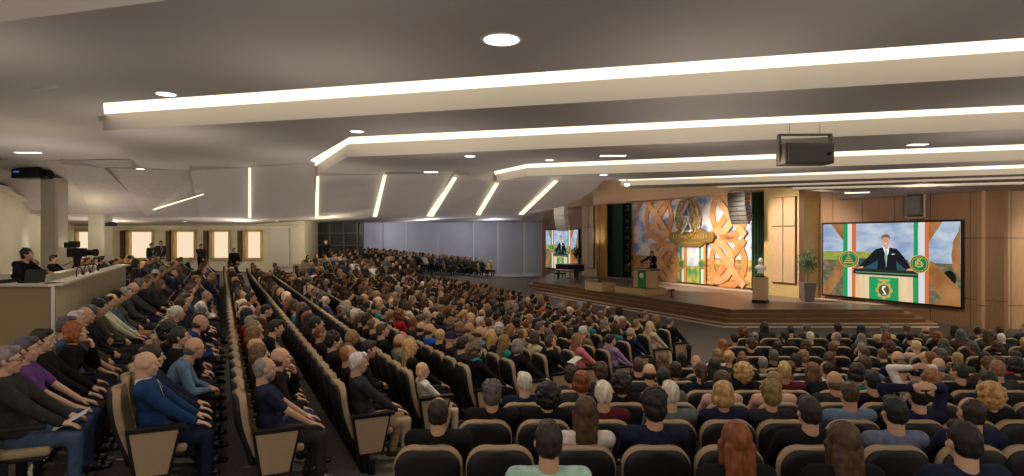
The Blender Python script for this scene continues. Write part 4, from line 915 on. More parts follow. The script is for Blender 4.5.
def person(loc, rz, label, pose='rest', fem=False, hair=('short', 'brown'), top=('jacket', 'black'), legs='charcoal', shoe='black', skin=0, scale=1.0, group=None, shoes=True, eyes=False, extras=(), cat='person', knit=False):
    D = pose_set(pose, fem); r = thing('person', label, cat, loc, rz, group); r.scale = (scale,) * 3
    def kid_(name, me, col=None, mt=None, mtx=None):
        o = bpy.data.objects.new(name, me); COL.objects.link(o); o.parent = r
        if mtx is not None: o.matrix_local = mtx
        if col: o.color = (*col, 1)
        if mt: o.material_slots[0].link = 'OBJECT'; o.material_slots[0].material = mt
        return o
    jit = lambda c: tuple(min(1, v * random.uniform(.88, 1.12)) for v in c)
    kid_('body', D['body'], SK[skin % 6]); H = D['S']['H']
    nm = {'cap': 'cap', 'beanie': 'knitted_hat'}.get(hair[0], 'hair')
    if hair[0]: kid_(nm, HAIR[hair[0]], jit(HC[hair[1]]), None, H)
    kid_({'jacket': 'jacket', 'shirt': 'shirt', 'tee': 'shirt'}[top[0]], top_of(pose, fem, top[0]), jit(CC[top[1]]), M['knit'] if knit else None)
    kid_('trousers', D['legs'], jit(CC[legs]))
    if shoes:
        for s in 'lr': kid_('shoe', D['shoe' + s], CC[shoe] if shoe in CC else (.01, .01, .01))
    if eyes: kid_('eyes', EYES, None, None, H)
    if 'glasses' in extras: kid_('glasses', GLASS, None, None, H)
    if 'scarf' in extras:
        n = D['S']['neck']; R_s = D['S']['R']; mb = MB(); mb.cap(n + R_s @ Vector((-.05, .0, .02)), n + R_s @ Vector((.05, .0, .02)), .06, .06, 12); mb.cap(n + R_s @ Vector((.02, .06, -.02)), n + R_s @ Vector((.05, .15, -.30)), .045, .035, 10); mb.cap(n + R_s @ Vector((-.03, .06, -.02)), n + R_s @ Vector((-.06, .14, -.24)), .04, .03, 10); me = remesh(mb, .012, 3, 'scarf', .003, 2); me.materials.append(M['knit']); kid_('scarf', me, CC['turquoise'])
    if 'beard' in extras: kid_('beard', BEARD, jit(HC[hair[1]]), None, H)
    if 'tie' in extras:
        S = D['S']; R = S['R']; up = lambda x, y, z: S['pel'] + R @ Vector((x, y, z)); mb = MB()
        mb.prism([up(-.055, .125, .40), up(-.02, .142, .12), up(.02, .142, .12), up(.055, .125, .40), up(.0, .10, .485)], R @ Vector((0, .006, 0))); o = mb.build('shirt_front', M['white'], r)
        mb = MB(); mb.prism([up(-.014, .135, .44), up(-.028, .152, .13), up(0, .155, .10), up(.028, .152, .13), up(.014, .135, .44)], R @ Vector((0, .008, 0))); mb.build('tie', extras['tie'] if isinstance(extras, dict) else M['black'], r)
        mb = MB(); n = S['neck']; mb.tube(n + R @ Vector((0, .0, -.02)), n + R @ Vector((0, .004, .032)), .078, .066, 18, caps=False); mb.build('collar', M['white'], r, smooth=True)
    return r

# ================================================================ CHAIRS
def chair_meshes():
    def curve_y(z): return -.20 - (z - .42) * .20 - .035 * math.sin(max(0, z - .42) / .6 * math.pi)
    def slab(z0, z1, hw, y_off, th, pad, rtop, n=18, m=8, rbot=.05):
        mb = MB(); g = [[], []]
        for side in (0, 1):
            for i in range(n + 1):
                z = z0 + (z1 - z0) * (1 - (1 - i / n) ** 1.5)
                w = hw * (1 - .10 * (1 - i / n))
                dt = z1 - z
                if dt < rtop: w -= rtop - math.sqrt(max(0, rtop * rtop - (rtop - dt) ** 2))
                db = z - z0
                if db < rbot: w -= rbot - math.sqrt(max(0, rbot * rbot - (rbot - db) ** 2))
                row = []
                for j in range(m + 1):
                    s = -1 + 2 * j / m; e = 1 - abs(s) ** 4; ez = min(1, dt / .05) * .5 + .5
                    y = curve_y(z) + y_off + (th / 2 + pad * e * ez) * (1 if side else -1) * (1 if side or not pad else 1)
                    row.append((s * w, y + .03 * s * s, z))
                g[side].append(row)
        idx = lambda sd, i, j: sd * (n + 1) * (m + 1) + i * (m + 1) + j
        vs = [v for sd in g for row in sd for v in row]; fs = []
        for i in range(n):
            for j in range(m): fs += [(idx(0, i, j), idx(0, i, j + 1), idx(0, i + 1, j + 1), idx(0, i + 1, j)), (idx(1, i, j), idx(1, i + 1, j), idx(1, i + 1, j + 1), idx(1, i, j + 1))]
            fs += [(idx(0, i, 0), idx(0, i + 1, 0), idx(1, i + 1, 0), idx(1, i, 0)), (idx(0, i, m), idx(1, i, m), idx(1, i + 1, m), idx(0, i + 1, m))]
        for j in range(m): fs += [(idx(0, 0, j), idx(1, 0, j), idx(1, 0, j + 1), idx(0, 0, j + 1)), (idx(0, n, j), idx(0, n, j + 1), idx(1, n, j + 1), idx(1, n, j))]
        mb.add(vs, fs); return mb
    C = {}
    def fin(mb, name, m, smooth=True, bevel=0):
        o = mb.build(name, m, smooth=smooth, bevel=bevel); me = o.data; bpy.data.objects.remove(o); return me
    C['backrest'] = fin(slab(.36, 1.0, .262, .0, .055, .014, .16), 'backrest', M['tan']); C['lowback'] = fin(slab(.36, 1.0, .262, .0, .055, .014, .16, 6, 2), 'backrest', M['tan']); C['lowshell'] = fin(slab(.30, .985, .250, -.044, .03, .012, .15, 6, 2), 'back_shell', M['black'])
    C['back_shell'] = fin(slab(.30, .984, .249, -.044, .03, .012, .15), 'back_shell', M['black'])
    mb = MB(); mb.box((0, .04, .43), (.47, .44, .075)); C['seat'] = fin(mb, 'seat', M['tan'], True, .025)
    mb = MB(); mb.box((0, .03, .375), (.44, .40, .035)); C['seat_pan'] = fin(mb, 'seat_pan', M['black'], False, .01)
    for s, k in ((-1, 'l'), (1, 'r')):
        mb = MB(); mb.box((s * .268, .03, .655), (.05, .43, .035)); mb.box((s * .268, -.10, .50), (.03, .06, .28)); C['arm' + k] = fin(mb, 'armrest', M['black'], False, .01)
    mb = MB(); mb.box((0, -.05, .02), (.50, .10, .025)); mb.box((-.25, -.05, .2), (.025, .07, .36)); mb.box((.25, -.05, .2), (.025, .07, .36)); C['base_frame'] = fin(mb, 'base_frame', M['blackm'], False, .004)
    for s, k in ((-1, 'l'), (1, 'r')):
        x = s * .285; mb = MB(); mb.prism([(x, -.19, .63), (x, .20, .63), (x, .11, .24), (x, -.13, .24)], (s * .035, 0, 0)); C['panel' + k] = fin(mb, 'end_panel', M['tan'], False, .012)
        mb = MB(); mb.box((s * .29, .02, .655), (.085, .47, .04)); mb.prism([(x, -.215, .64), (x, -.185, .64), (x, -.12, .14), (x, -.155, .14)], (s * .03, 0, 0)); mb.prism([(x, .195, .64), (x, .22, .64), (x, .128, .22), (x, .105, .22)], (s * .03, 0, 0)); mb.box((s * .3, 0, .08), (.04, .07, .16)); C['trim' + k] = fin(mb, 'panel_trim', M['blackm'], False, .006)
    return C
CH = chair_meshes()
def chair(loc, rz, label, group, end=None):
    r = thing('auditorium_chair', label, 'chair', loc, rz, group)
    ks = [('backrest', 'backrest'), ('back_shell', 'back_shell'), ('seat', 'seat'), ('seat_pan', 'seat_pan'), ('base_frame', 'base_frame')]
    ks += [('armrest', 'arml'), ('armrest', 'armr')] if not end else [('armrest', 'armr' if end == 'l' else 'arml'), ('end_panel', 'panel' + end), ('panel_trim', 'trim' + end)]
    for n, k in ks: o = bpy.data.objects.new(n, CH[k]); COL.objects.link(o); o.parent = r
    return r

# ================================================================ SEATING PLAN
ORD = ['zeroth', 'first', 'second', 'third', 'fourth', 'fifth', 'sixth', 'seventh', 'eighth', 'ninth', 'tenth', 'eleventh', 'twelfth', 'thirteenth', 'fourteenth', 'fifteenth', 'sixteenth', 'seventeenth', 'eighteenth', 'nineteenth']
TENS = {2: 'twent', 3: 'thirt', 4: 'fort', 5: 'fift', 6: 'sixt', 7: 'sevent', 8: 'eight', 9: 'ninet'}
def ordn(n):
    if n < 20: return ORD[n]
    t, u = divmod(n, 10); return TENS[t] + ('ieth' if u == 0 else 'y-' + ORD[u])
def imgpx(x, y): return 512 + F * x / y
RZL = math.atan2(-NX, NY); RZR = 0.0
PITCH = .56
seats = []   # dict(blk,row,n,x,y,rz)
def wall_lim(x, y):       # keep clear of walls and fixed things
    px = imgpx(x, y)
    lim = 34 if px < 300 else 34 + (px - 300) / 63 * 6.6 if px < 363 else 40.6 + (px - 363) * .113 if px < 408 else 45.7 + (px - 408) * .065
    return y < lim
LROW = []
for k in range(-4, 19):
    ph = -.64 + 1.02 * k                    # head line of the row
    p = ph + .10
    t0_ = {-1: 5.75, 0: 6.35, 1: 6.3, 2: 6.85, 3: 7.75, 4: 8.35, 5: 9.0, 6: 9.8, 7: 10.5, 8: 10.8, 9: 11.5, 10: 12.1, 11: 12.6}.get(k, 27.0)
    if k > 11: t0_ = 37.5
    if k > 11: continue
    t1_ = 62
    n = 0; t = t0_ + (PITCH / 2)
    while t < t1_:
        x, y = NX * p + UX * t, NY * p + UY * t
        ok = wall_lim(x, y) and y > 3.5
        if ok and t > 33.2: ok = False
        if ok and k < -1 and y > 33: ok = False
        if k == -1 and t > 15 and t < 15.6: ok = False
        n += 1
        if ok: seats.append(dict(blk='L', row=k, n=n, x=x, y=y, t=t, rz=RZL))
        t += PITCH
for k in range(0, 17):        # the far wing turns to face the stage from the other side
    for i in range(0, 46):
        q = Vector((-19, 33)) + Vector((.769, -.639)) * (k * .98 - 6) + Vector((.639, .769)) * (i * .56)
        t = UX * q.x + UY * q.y; p = NX * q.x + NY * q.y; px = imgpx(q.x, q.y)
        if t < 33.9 or p > 16.4 or p < .5 or px < 300 or not wall_lim(q.x, q.y): continue
        if p > 10.6 and t < 38.2: continue
        seats.append(dict(blk='F', row=k, n=i, x=q.x, y=q.y, t=t, rz=math.atan2(-.769, -.639)))
for j in range(0, 11):
    yh = 3.62 + 1.12 * j; y = yh - .0
    x0 = -.66 + max(0, yh - 4.7) * .30 + max(0, yh - 7) * .38 + (.0 if j else .65)
    xoff = {0: .0, 1: .0, 2: .02, 3: .1, 4: .0}.get(j, (j * .37) % .5)
    x = x0 + xoff; n = 0
    while x < .86 * y + .6:
        n += 1; seats.append(dict(blk='R', row=j, n=n, x=x, y=y + .10, t=x, rz=RZR)); x += PITCH
for s in seats:
    hx, d = s['x'] + .12 * math.sin(s['rz']), s['y'] - .12 * math.cos(s['rz']); s['px'] = imgpx(hx, d); s['py'] = 238 - F * (floor_h(s['x'], s['y']) + 1.19) / d; s['h'] = floor_h(s['x'], s['y'])
seats = [s for s in seats if -40 < s['px'] < 1060 and s['py'] < 560]

# people the photograph shows clearly: (block, row, head column) -> looks
def h(label, **k): k['label'] = label; return k
HERO = {
 ('L', -1, -2): h('person in dark jacket, glasses and jeans, grey booklet on lap, nearest the left edge', pose='rest', hair=('short', 'grey'), top=('jacket', 'charcoal'), legs='denim', extras=('glasses',)),
 ('L', -1, 12): h('man in purple polo shirt in second seat behind the blue-suited man', pose='rest', hair=('short', 'dark grey'), top=('tee', 'purple'), legs='denim'),
 ('L', -1, 27): h('dark-haired man in open black jacket left of the ginger woman', pose='rest', hair=('short', 'dark brown'), top=('jacket', 'black'), legs='charcoal'),
 ('L', -1, 43): h('ginger-haired woman in black resting hand on face, left foreground', pose='chin', fem=True, hair=('bob', 'ginger'), top=('jacket', 'black')),
 ('L', -1, 55): h('grey-haired man in denim blue shirt, hand reaching forward, left side', pose='rest', hair=('short', 'dark grey'), top=('tee', 'denim'), legs='navy'),
 ('L', -1, 68): h('white-haired man in ochre brown jacket before the booth wall', pose='clasp', hair=('short', 'white'), top=('jacket', 'brown'), legs='charcoal'),
 ('L', -1, 82): h('bald man in black sweater before the booth wall, clasping hands', pose='clasp', hair=('fringe', 'brown'), top=('shirt', 'black'), legs='black'),
 ('L', -1, 94): h('dark-haired young man in cream top and olive sleeves by the booth', pose='clasp', hair=('full', 'black'), top=('shirt', 'olive'), legs='charcoal'),
 ('L', -1, 103): h('dark-haired person in cream shirt by the booth wall', pose='rest', hair=('short', 'black'), top=('shirt', 'cream'), legs='black'),
 ('L', -1, 112): h('person in spotted dark and ochre top by the booth wall', pose='clasp', fem=True, hair=('beanie', 'dark brown'), top=('shirt', 'olive'), legs='tan'),
 ('L', -1, 130): h('bald man in dark suit at far end of the booth wall', pose='rest', hair=('fringe', 'grey'), top=('jacket', 'charcoal'), legs='navy', skin=1),
 ('L', 0, 140): h('bald man in bright blue suit, white collar and dark tie, aisle seat at left', pose='rest', hair=('crop', 'bald'), top=('jacket', 'blue'), legs='navy', extras={'tie': 1, }),
 ('L', 0, 152): h('balding grey man with glasses in grey-blue shirt beside the blue-suited man', pose='lean', hair=('fringe', 'dark grey'), top=('shirt', 'light blue'), legs='black', extras=('glasses',)),
 ('L', 0, 161): h('curly dark-haired man in black behind the bespectacled grey-blue shirted man', pose='restR', hair=('curly', 'black'), top=('jacket', 'black')),
 ('L', 0, 168): h('balding man leaning forward in dark royal blue jacket, left block', pose='lean', hair=('fringe', 'brown'), top=('jacket', 'blue'), legs='charcoal'),
 ('L', 1, 262): h('grey-haired bearded man in navy T-shirt, aisle seat of the second chair row', pose='rest', hair=('receding', 'grey'), top=('tee', 'navy'), legs='charcoal', extras=('beard',)),
 ('L', 1, 257): h('balding man in black leather jacket, hand at chin, behind the navy T-shirt man', pose='chin', hair=('fringe', 'brown'), top=('jacket', 'black'), legs='denim'),
 ('L', 1, 252): h('person with auburn hair in dark top, half hidden behind leather jacket', pose='rest', fem=True, hair=('bob', 'auburn'), top=('shirt', 'black')),
 ('L', 1, 248): h('dark-haired person in black, hands in lap, leaning slightly forward, second row from left', pose='lean', hair=('short', 'dark brown'), top=('shirt', 'black'), legs='black'),
 ('L', 1, 244): h('curly pale blond elderly woman with red collar and dark coat', pose='rest', fem=True, hair=('curly', 'pale blond'), top=('jacket', 'black')),
 ('L', 2, 357): h('white-haired man in dark grey shirt and beige trousers, aisle seat', pose='rest', hair=('short', 'white'), top=('shirt', 'charcoal'), legs='khaki', shoe='brown'),
 ('L', 2, 350): h('balding ginger man in dark shirt, hands together, beside the white-haired man', pose='clasp', hair=('receding', 'ginger'), top=('shirt', 'black'), legs='black'),
 ('L', 2, 342): h('short dark-haired man in black, third from aisle behind white-haired man', pose='lean', hair=('short', 'black'), top=('jacket', 'black')),
 ('L', 2, 334): h('dark-haired person in black looking down, fourth from aisle', pose='rest', hair=('full', 'black'), top=('jacket', 'black')),
 ('L', 3, 428): h('small blond child in white top and patterned trousers, aisle seat', pose='rest', hair=('full', 'pale blond'), top=('shirt', 'white'), legs='cream', scale=.80, knit=False),
 ('L', 3, 416): h('woman with straight blond hair in black sweater next to the small child', pose='rest', fem=True, hair=('straight', 'blond'), top=('shirt', 'black')),
 ('L', 4, 474): h('woman with curly light brown hair, black coat and turquoise scarf, aisle seat', pose='rest', fem=True, hair=('curly', 'light brown'), top=('jacket', 'black'), legs='black', extras=('scarf',)),
 ('L', 4, 460): h('dark-haired man beside the woman with turquoise scarf', pose='restL', hair=('short', 'dark brown'), top=('jacket', 'charcoal')),
 ('L', 4, 447): h('person in navy cap further along the turquoise scarf row', pose='rest', hair=('cap', 'navy'), top=('jacket', 'black')),
 ('L', 4, 424): h('bald man in vivid blue shirt, middle left of the crowd', pose='rest', hair=('fringe', 'brown'), top=('shirt', 'bright blue')),
 ('L', 5, 532): h('grey-haired woman in black coat, aisle seat, middle foreground', pose='rest', fem=True, hair=('bob', 'grey'), top=('jacket', 'black')),
 ('L', 5, 503): h('woman with wavy dark blond hair in turquoise blouse, middle foreground', pose='rest', fem=True, hair=('long', 'dark blond'), top=('shirt', 'teal')),
 ('L', 5, 480): h('balding man in light blue shirt, middle of the crowd', pose='rest', hair=('fringe', 'brown'), top=('shirt', 'light blue')),
 ('L', 6, 566): h('man with glasses and black suit reading a white sheet', pose='read', hair=('short', 'brown'), top=('jacket', 'black'), extras=('glasses',)),
 ('L', 6, 553): h('woman in cream jacket left of the man reading', pose='rest', fem=True, hair=('bob', 'brown'), top=('jacket', 'cream')),
 ('L', 7, 592): h('blond-haired woman in coral pink jacket', pose='rest', fem=True, hair=('long', 'dark blond'), top=('jacket', 'pink')),
 ('L', 8, 611): h('dark-haired man in lilac shirt and jeans, aisle seat', pose='rest', hair=('short', 'black'), top=('shirt', 'lilac'), legs='grey', shoe='brown'),
 ('L', 9, 630): h('balding man in navy top near the woman in teal', pose='rest', hair=('fringe', 'grey'), top=('shirt', 'navy')),
 ('L', 9, 642): h('dark-haired woman in dark teal top, aisle side before the stage', pose='rest', fem=True, hair=('bob', 'dark brown'), top=('shirt', 'teal')),
 ('L', 10, 660): h('woman with long pale blond hair in cream jacket near front aisle', pose='rest', fem=True, hair=('straight', 'pale blond'), top=('jacket', 'cream'), legs='cream'),
 ('L', 11, 676): h('grey-haired man in black, arm stretched out, front aisle seat', pose='rest', hair=('short', 'dark grey'), top=('jacket', 'black')),
 ('L', 11, 655): h('dark blond woman in dark coat beside the front aisle seat', pose='rest', fem=True, hair=('long', 'dark blond'), top=('jacket', 'charcoal')),
 ('R', 0, 549): h('dark brown-haired man in mint shirt at bottom centre, closest row', pose='rest', hair=('short', 'dark brown'), top=('shirt', 'mint'), skin=0),
 ('R', 0, 738): h('woman with long shining auburn hair at bottom, closest row', pose='rest', fem=True, hair=('straight', 'auburn'), top=('jacket', 'black')),
 ('R', 0, 846): h('woman with long dark brown hair at the bottom edge, closest row', pose='rest', fem=True, hair=('long', 'brown'), top=('jacket', 'black')),
 ('R', 0, 968): h('dark-haired man in navy at bottom right, closest row', pose='rest', hair=('short', 'black'), top=('jacket', 'navy')),
 ('R', 1, 438): h('dark-haired man in black jacket, leftmost seat of right block', pose='rest', hair=('receding', 'dark brown'), top=('jacket', 'black'), skin=4),
 ('R', 1, 586): h('woman with long wavy brown hair and white sleeves, second row', pose='rest', fem=True, hair=('long', 'brown'), top=('shirt', 'white')),
 ('R', 1, 655): h('broad man with full dark hair in navy sweater, second row centre', pose='rest', hair=('full', 'black'), top=('shirt', 'navy'), scale=1.04),
 ('R', 1, 811): h('dark-haired man in black hooded jacket, second row', pose='rest', hair=('short', 'dark brown'), top=('jacket', 'black')),
 ('R', 1, 897): h('man with short black hair and pale grey shirt, second row', pose='rest', hair=('short', 'black'), top=('shirt', 'light blue')),
 ('R', 1, 974): h('man with thinning brown hair in navy, second row at right', pose='rest', hair=('receding', 'dark brown'), top=('jacket', 'navy')),
 ('R', 2, 492): h('man with tousled grey hair in black leather jacket, left of right block', pose='rest', hair=('full', 'dark grey'), top=('jacket', 'black')),
 ('R', 2, 547): h('dark curly-haired person two seats right of the tousled grey man', pose='restL', hair=('curly', 'black'), top=('jacket', 'black')),
 ('R', 2, 604): h('white-haired man in maroon sweater', pose='rest', hair=('short', 'white'), top=('shirt', 'maroon')),
 ('R', 2, 671): h('white-haired man in grey cardigan, right of the maroon sweater', pose='rest', hair=('short', 'white'), top=('shirt', 'grey')),
 ('R', 2, 724): h('woman with full golden blond hair in dark blue top', pose='rest', fem=True, hair=('bob', 'blond'), top=('shirt', 'navy')),
 ('R', 2, 772): h('short-haired dark blond person in pale pink shirt between black chairs', pose='rest', fem=True, hair=('full', 'dark blond'), top=('shirt', 'charcoal')),
 ('R', 2, 851): h('brown-haired man in blue-grey shirt at right centre', pose='rest', hair=('crop', 'brown'), top=('shirt', 'light blue')),
 ('R', 2, 918): h('dark-haired person with both hands clasped on top of the head', pose='headup', hair=('short', 'black'), top=('shirt', 'navy')),
 ('R', 2, 992): h('woman with big curly blond hair at right', pose='rest', fem=True, hair=('curly', 'blond'), top=('jacket', 'black')),
 ('R', 3, 582): h('woman with full ginger-brown hair, left part of right block', pose='rest', fem=True, hair=('bob', 'auburn'), top=('jacket', 'charcoal')),
 ('R', 3, 622): h('dark curly-haired person behind the maroon sweater', pose='rest', hair=('curly', 'dark brown'), top=('jacket', 'black')),
 ('R', 3, 668): h('dark-haired person with hand at face in front of grey cardigan', pose='chin', hair=('short', 'black'), top=('shirt', 'grey')),
 ('R', 3, 723): h('woman with brown bobbed hair and pink shirt', pose='rest', fem=True, hair=('bob', 'brown'), top=('shirt', 'pale pink')),
 ('R', 3, 775): h('sandy grey-haired man in pale pink shirt', pose='rest', hair=('crop', 'dark blond'), top=('shirt', 'pale pink')),
 ('R', 3, 836): h('bald man in dark jacket, right centre', pose='rest', hair=('fringe', 'light brown'), top=('jacket', 'charcoal'), skin=1),
 ('R', 3, 874): h('dark-haired person in black left of hands-on-head person', pose='rest', hair=('short', 'black'), top=('jacket', 'black')),
 ('R', 3, 933): h('person with short dark blond hair in front of hands-on-head person', pose='rest', fem=True, hair=('full', 'dark blond'), top=('jacket', 'black')),
 ('R', 3, 990): h('dark-haired man in navy jacket, upper right', pose='rest', hair=('short', 'dark brown'), top=('jacket', 'navy')),
 ('R', 4, 600): h('brown-haired man in suit before the ginger-brown-haired woman', pose='restL', hair=('full', 'brown'), top=('jacket', 'charcoal')),
 ('R', 4, 650): h('balding man in dark grey suit, aisle side of right block', pose='rest', hair=('fringe', 'dark brown'), top=('jacket', 'charcoal')),
 ('R', 4, 858): h('person in bright teal top, right centre', pose='rest', fem=True, hair=('bob', 'dark brown'), top=('shirt', 'teal')),
 ('R', 4, 916): h('person in blue knitted hat and white shirt, arms raised', pose='headup', hair=('beanie', 'navy'), top=('shirt', 'white')),
 ('R', 4, 961): h('dark-haired man in black jacket right of the raised arms', pose='restL', hair=('short', 'dark brown'), top=('jacket', 'black')),
 ('R', 5, 940): h('pink-headed bald man near right', pose='rest', hair=('fringe', 'grey'), top=('shirt', 'grey'), skin=2),
 ('R', 5, 990): h('light brown-haired person in brown jacket, upper right', pose='rest', hair=('full', 'light brown'), top=('jacket', 'brown')),
 ('R', 7, 718): h('woman with fair hair and white blouse near the front', pose='rest', fem=True, hair=('bob', 'dark blond'), top=('shirt', 'white')),
 ('R', 8, 692): h('ginger-haired woman in white and lilac top, front left of right block', pose='rest', fem=True, hair=('long', 'ginger'), top=('shirt', 'white')),
}
for (b, r_, px), hv in HERO.items():
    c = [s for s in seats if s['blk'] == b and s['row'] == r_ and 'hero' not in s]
    if not c: continue
    s = min(c, key=lambda q: abs(q['px'] - px))
    s['hero'] = hv
    if b == 'R':   # sit exactly where the photograph shows the head
        dx = (px - 512) / F * (s['y'] - .12) - s['x']
        if abs(dx) < .33: s['dx'] = dx
RR = random.Random(5)
def wpick(L): 
    t = RR.uniform(0, sum(w for _, w in L))
    for v, w in L:
        t -= w
        if t <= 0: return v
    return L[-1][0]
topcol = [('black', 50), ('charcoal', 26), ('navy', 15), ('dark grey', 8), ('brown', 5), ('grey', 5), ('white', 5), ('maroon', 2), ('red', 1.5), ('light blue', 3), ('cream', 2.5), ('tan', 2.5), ('olive', 2), ('teal', 1), ('pale pink', 1.2), ('denim', 3), ('purple', 1), ('blue', 1)]
haircol = [('black', 12), ('dark brown', 22), ('brown', 24), ('light brown', 10), ('auburn', 5), ('ginger', 2), ('blond', 6), ('dark blond', 9), ('pale blond', 3), ('grey', 7), ('dark grey', 6), ('white', 4)]
mh = [('short', 30), ('crop', 18), ('full', 14), ('receding', 14), ('fringe', 11), ('cap', 1.5)]; fh = [('long', 24), ('straight', 14), ('bob', 26), ('curly', 12), ('bun', 9), ('ponytail', 10)]
hdesc = {'short': 'short {} hair', 'crop': 'cropped {} hair', 'full': 'thick {} hair', 'receding': 'thinning {} hair', 'fringe': 'bald crown', 'cap': '{} cap', 'beanie': '{} hat', 'long': 'long {} hair', 'straight': 'straight {} hair', 'bob': 'bobbed {} hair', 'curly': 'curly {} hair', 'bun': '{} hair bun', 'ponytail': '{} ponytail'}
for s in seats:
    s['v'] = math.hypot(s['x'], s['y']) * (1 if 0 < s['px'] < 1024 else 1.6)
    if 'hero' in s: continue
    if s['blk'] == 'R' and (s['row'] < 2 or (s['row'] < 4 and RR.random() < .5)): s['empty'] = True; continue
    if RR.random() < (.035 if s['v'] > 8 else .10): s['empty'] = True; continue
    fem = RR.random() < .42; hk = wpick(fh if fem else mh); hc = wpick(haircol); hc = 'navy' if hk == 'cap' else hc
    tk = wpick([('jacket', 6), ('shirt', 4)]); tc = wpick(topcol)
    s['p'] = dict(fem=fem, hair=(hk, hc), top=(tk, tc), legs=wpick([('black', 5), ('charcoal', 4), ('denim', 3), ('navy', 2), ('khaki', .7)]), skin=RR.choice([0, 0, 1, 2, 2, 3, 4, 4, 5]), scale=RR.uniform(.95, 1.03), pose=wpick([('rest', 4), ('clasp', 3), ('restR', 2), ('restL', 2), ('lean', 1.3), ('chin', .8), ('cross', 1)]) , jit=RR.uniform(-.15, .15))
    s['desc'] = hdesc[hk].format(hc) + ', ' + tc + (' jacket' if tk == 'jacket' else ' top')
visible = sorted([s for s in seats if -12 < s['px'] < 1036 and s['py'] < 500], key=lambda s: s['v'])
occ = [s for s in visible if 'empty' not in s]; near_p = set(id(s) for s in occ[:286]); near_c = set(id(s) for s in visible[:296])
# first and last seat of each row near the aisle carry end panels
def rowname(s):
    if s['blk'] == 'F': return 'far wing, %s row' % ordn(s['row'] + 1)
    if s['blk'] == 'L': return ('%s row past blue suit' % ordn(s['row'])) if s['row'] > 0 else ('same row as blue suit' if s['row'] == 0 else 'row behind blue suit')
    return 'right block, %s row from camera' % ordn(s['row'] + 1)
GP = 'seated audience members'
for s in visible:
    loc = Vector((s['x'], s['y'], s['h'] + Z0)); 
    if s['blk'] == 'R' and 'dx' in s: pass
    sd = ordn(s['n'])
    if id(s) in near_c:
        end = None
        if s['blk'] == 'L' and s['n'] == 1 and s['row'] >= -1: end = 'r'
        if s['blk'] == 'R' and s['n'] == 1: end = 'l'
        chair(loc + Vector((s.get('dx', 0) * .4, 0, 0)), s['rz'], ('black-shelled tan chair, %s, %s seat from aisle' % (rowname(s), sd)), 'auditorium chairs', end)
    if id(s) in near_p:
        if 'hero' in s:
            hv = dict(s['hero']); lb = hv.pop('label'); ex_ = hv.get('extras', ())
            if hv['hair'][1] == 'bald': hv['hair'] = (None, 'brown')
            if 'skin' not in hv: hv['skin'] = RR.choice([0, 1, 2, 4])
            if isinstance(ex_, dict): ex_ = {'tie': mat('navy_tie', (.012, .014, .05), .5)}; hv['extras'] = ex_
            person(loc + Vector((s.get('dx', 0), 0, 0)), s['rz'], lb, group=GP, shoes=s['blk'] == 'L', eyes=s['blk'] == 'L', **hv)
        else:
            q = dict(s['p']); jz = q.pop('jit'); person(loc, s['rz'] + jz, '%s, %s, %s from aisle' % (s['desc'], rowname(s), sd), group=GP, shoes=s['blk'] == 'L' and s['v'] < 14, eyes=s['blk'] == 'L' and s['v'] < 12, **q)

# ---- the remaining crowd as one object, the remaining chairs as another
def low_template(pose, fem, hk):
    D = pose_set(pose, fem); S = D['S']; parts = []
    mbh = MB(); head_prims(mbh, S['H'], fem); mbh.cap(S['neck'], S['H'] @ Vector((0, -.03, -.05)), .055, .05, 8); parts.append((remesh(mbh, .026, 1), 0))
    hm = MB(); hb = hair_mb(hk); H = S['H']; hm.add([H @ Vector(v) for v in hb.v], hb.f); parts.append((remesh(hm, .024, 1), 1))
    parts.append((remesh(top_mb(S, 'jacket'), .05, 1), 2)); parts.append((remesh(legs_mb(S), .055, 1), 3))
    hd = MB(); hd.ell(S['wrl'], (.04, .06, .03)); hd.ell(S['wrr'], (.04, .06, .03)); parts.append((remesh(hd, .03, 0), 0))
    V = []; Fq = []; K = []; o = 0
    for me, k in parts:
        n = len(me.vertices); co = np.empty(n * 3, np.float32); me.vertices.foreach_get('co', co); V.append(co.reshape(-1, 3)); K.append(np.full(n, k))
        Fq += [tuple(i + o for i in p.vertices) for p in me.polygons]; o += n; bpy.data.meshes.remove(me)
    return np.concatenate(V), np.array([f if len(f) == 4 else (*f, f[-1]) for f in Fq if len(f) in (3, 4)]), np.concatenate(K), all(len(f) == 4 for f in Fq)
TPL = {}
for fem, hk, pose in ((False, 'short', 'rest'), (False, 'full', 'clasp'), (False, 'receding', 'restR'), (False, 'fringe', 'lean'), (False, 'crop', 'restL'), (True, 'long', 'rest'), (True, 'bob', 'clasp'), (True, 'curly', 'restL'), (True, 'bun', 'restR'), (True, 'straight', 'rest'), (True, 'ponytail', 'clasp'), (False, 'cap', 'rest')):
    TPL[hk] = low_template(pose, fem, hk)
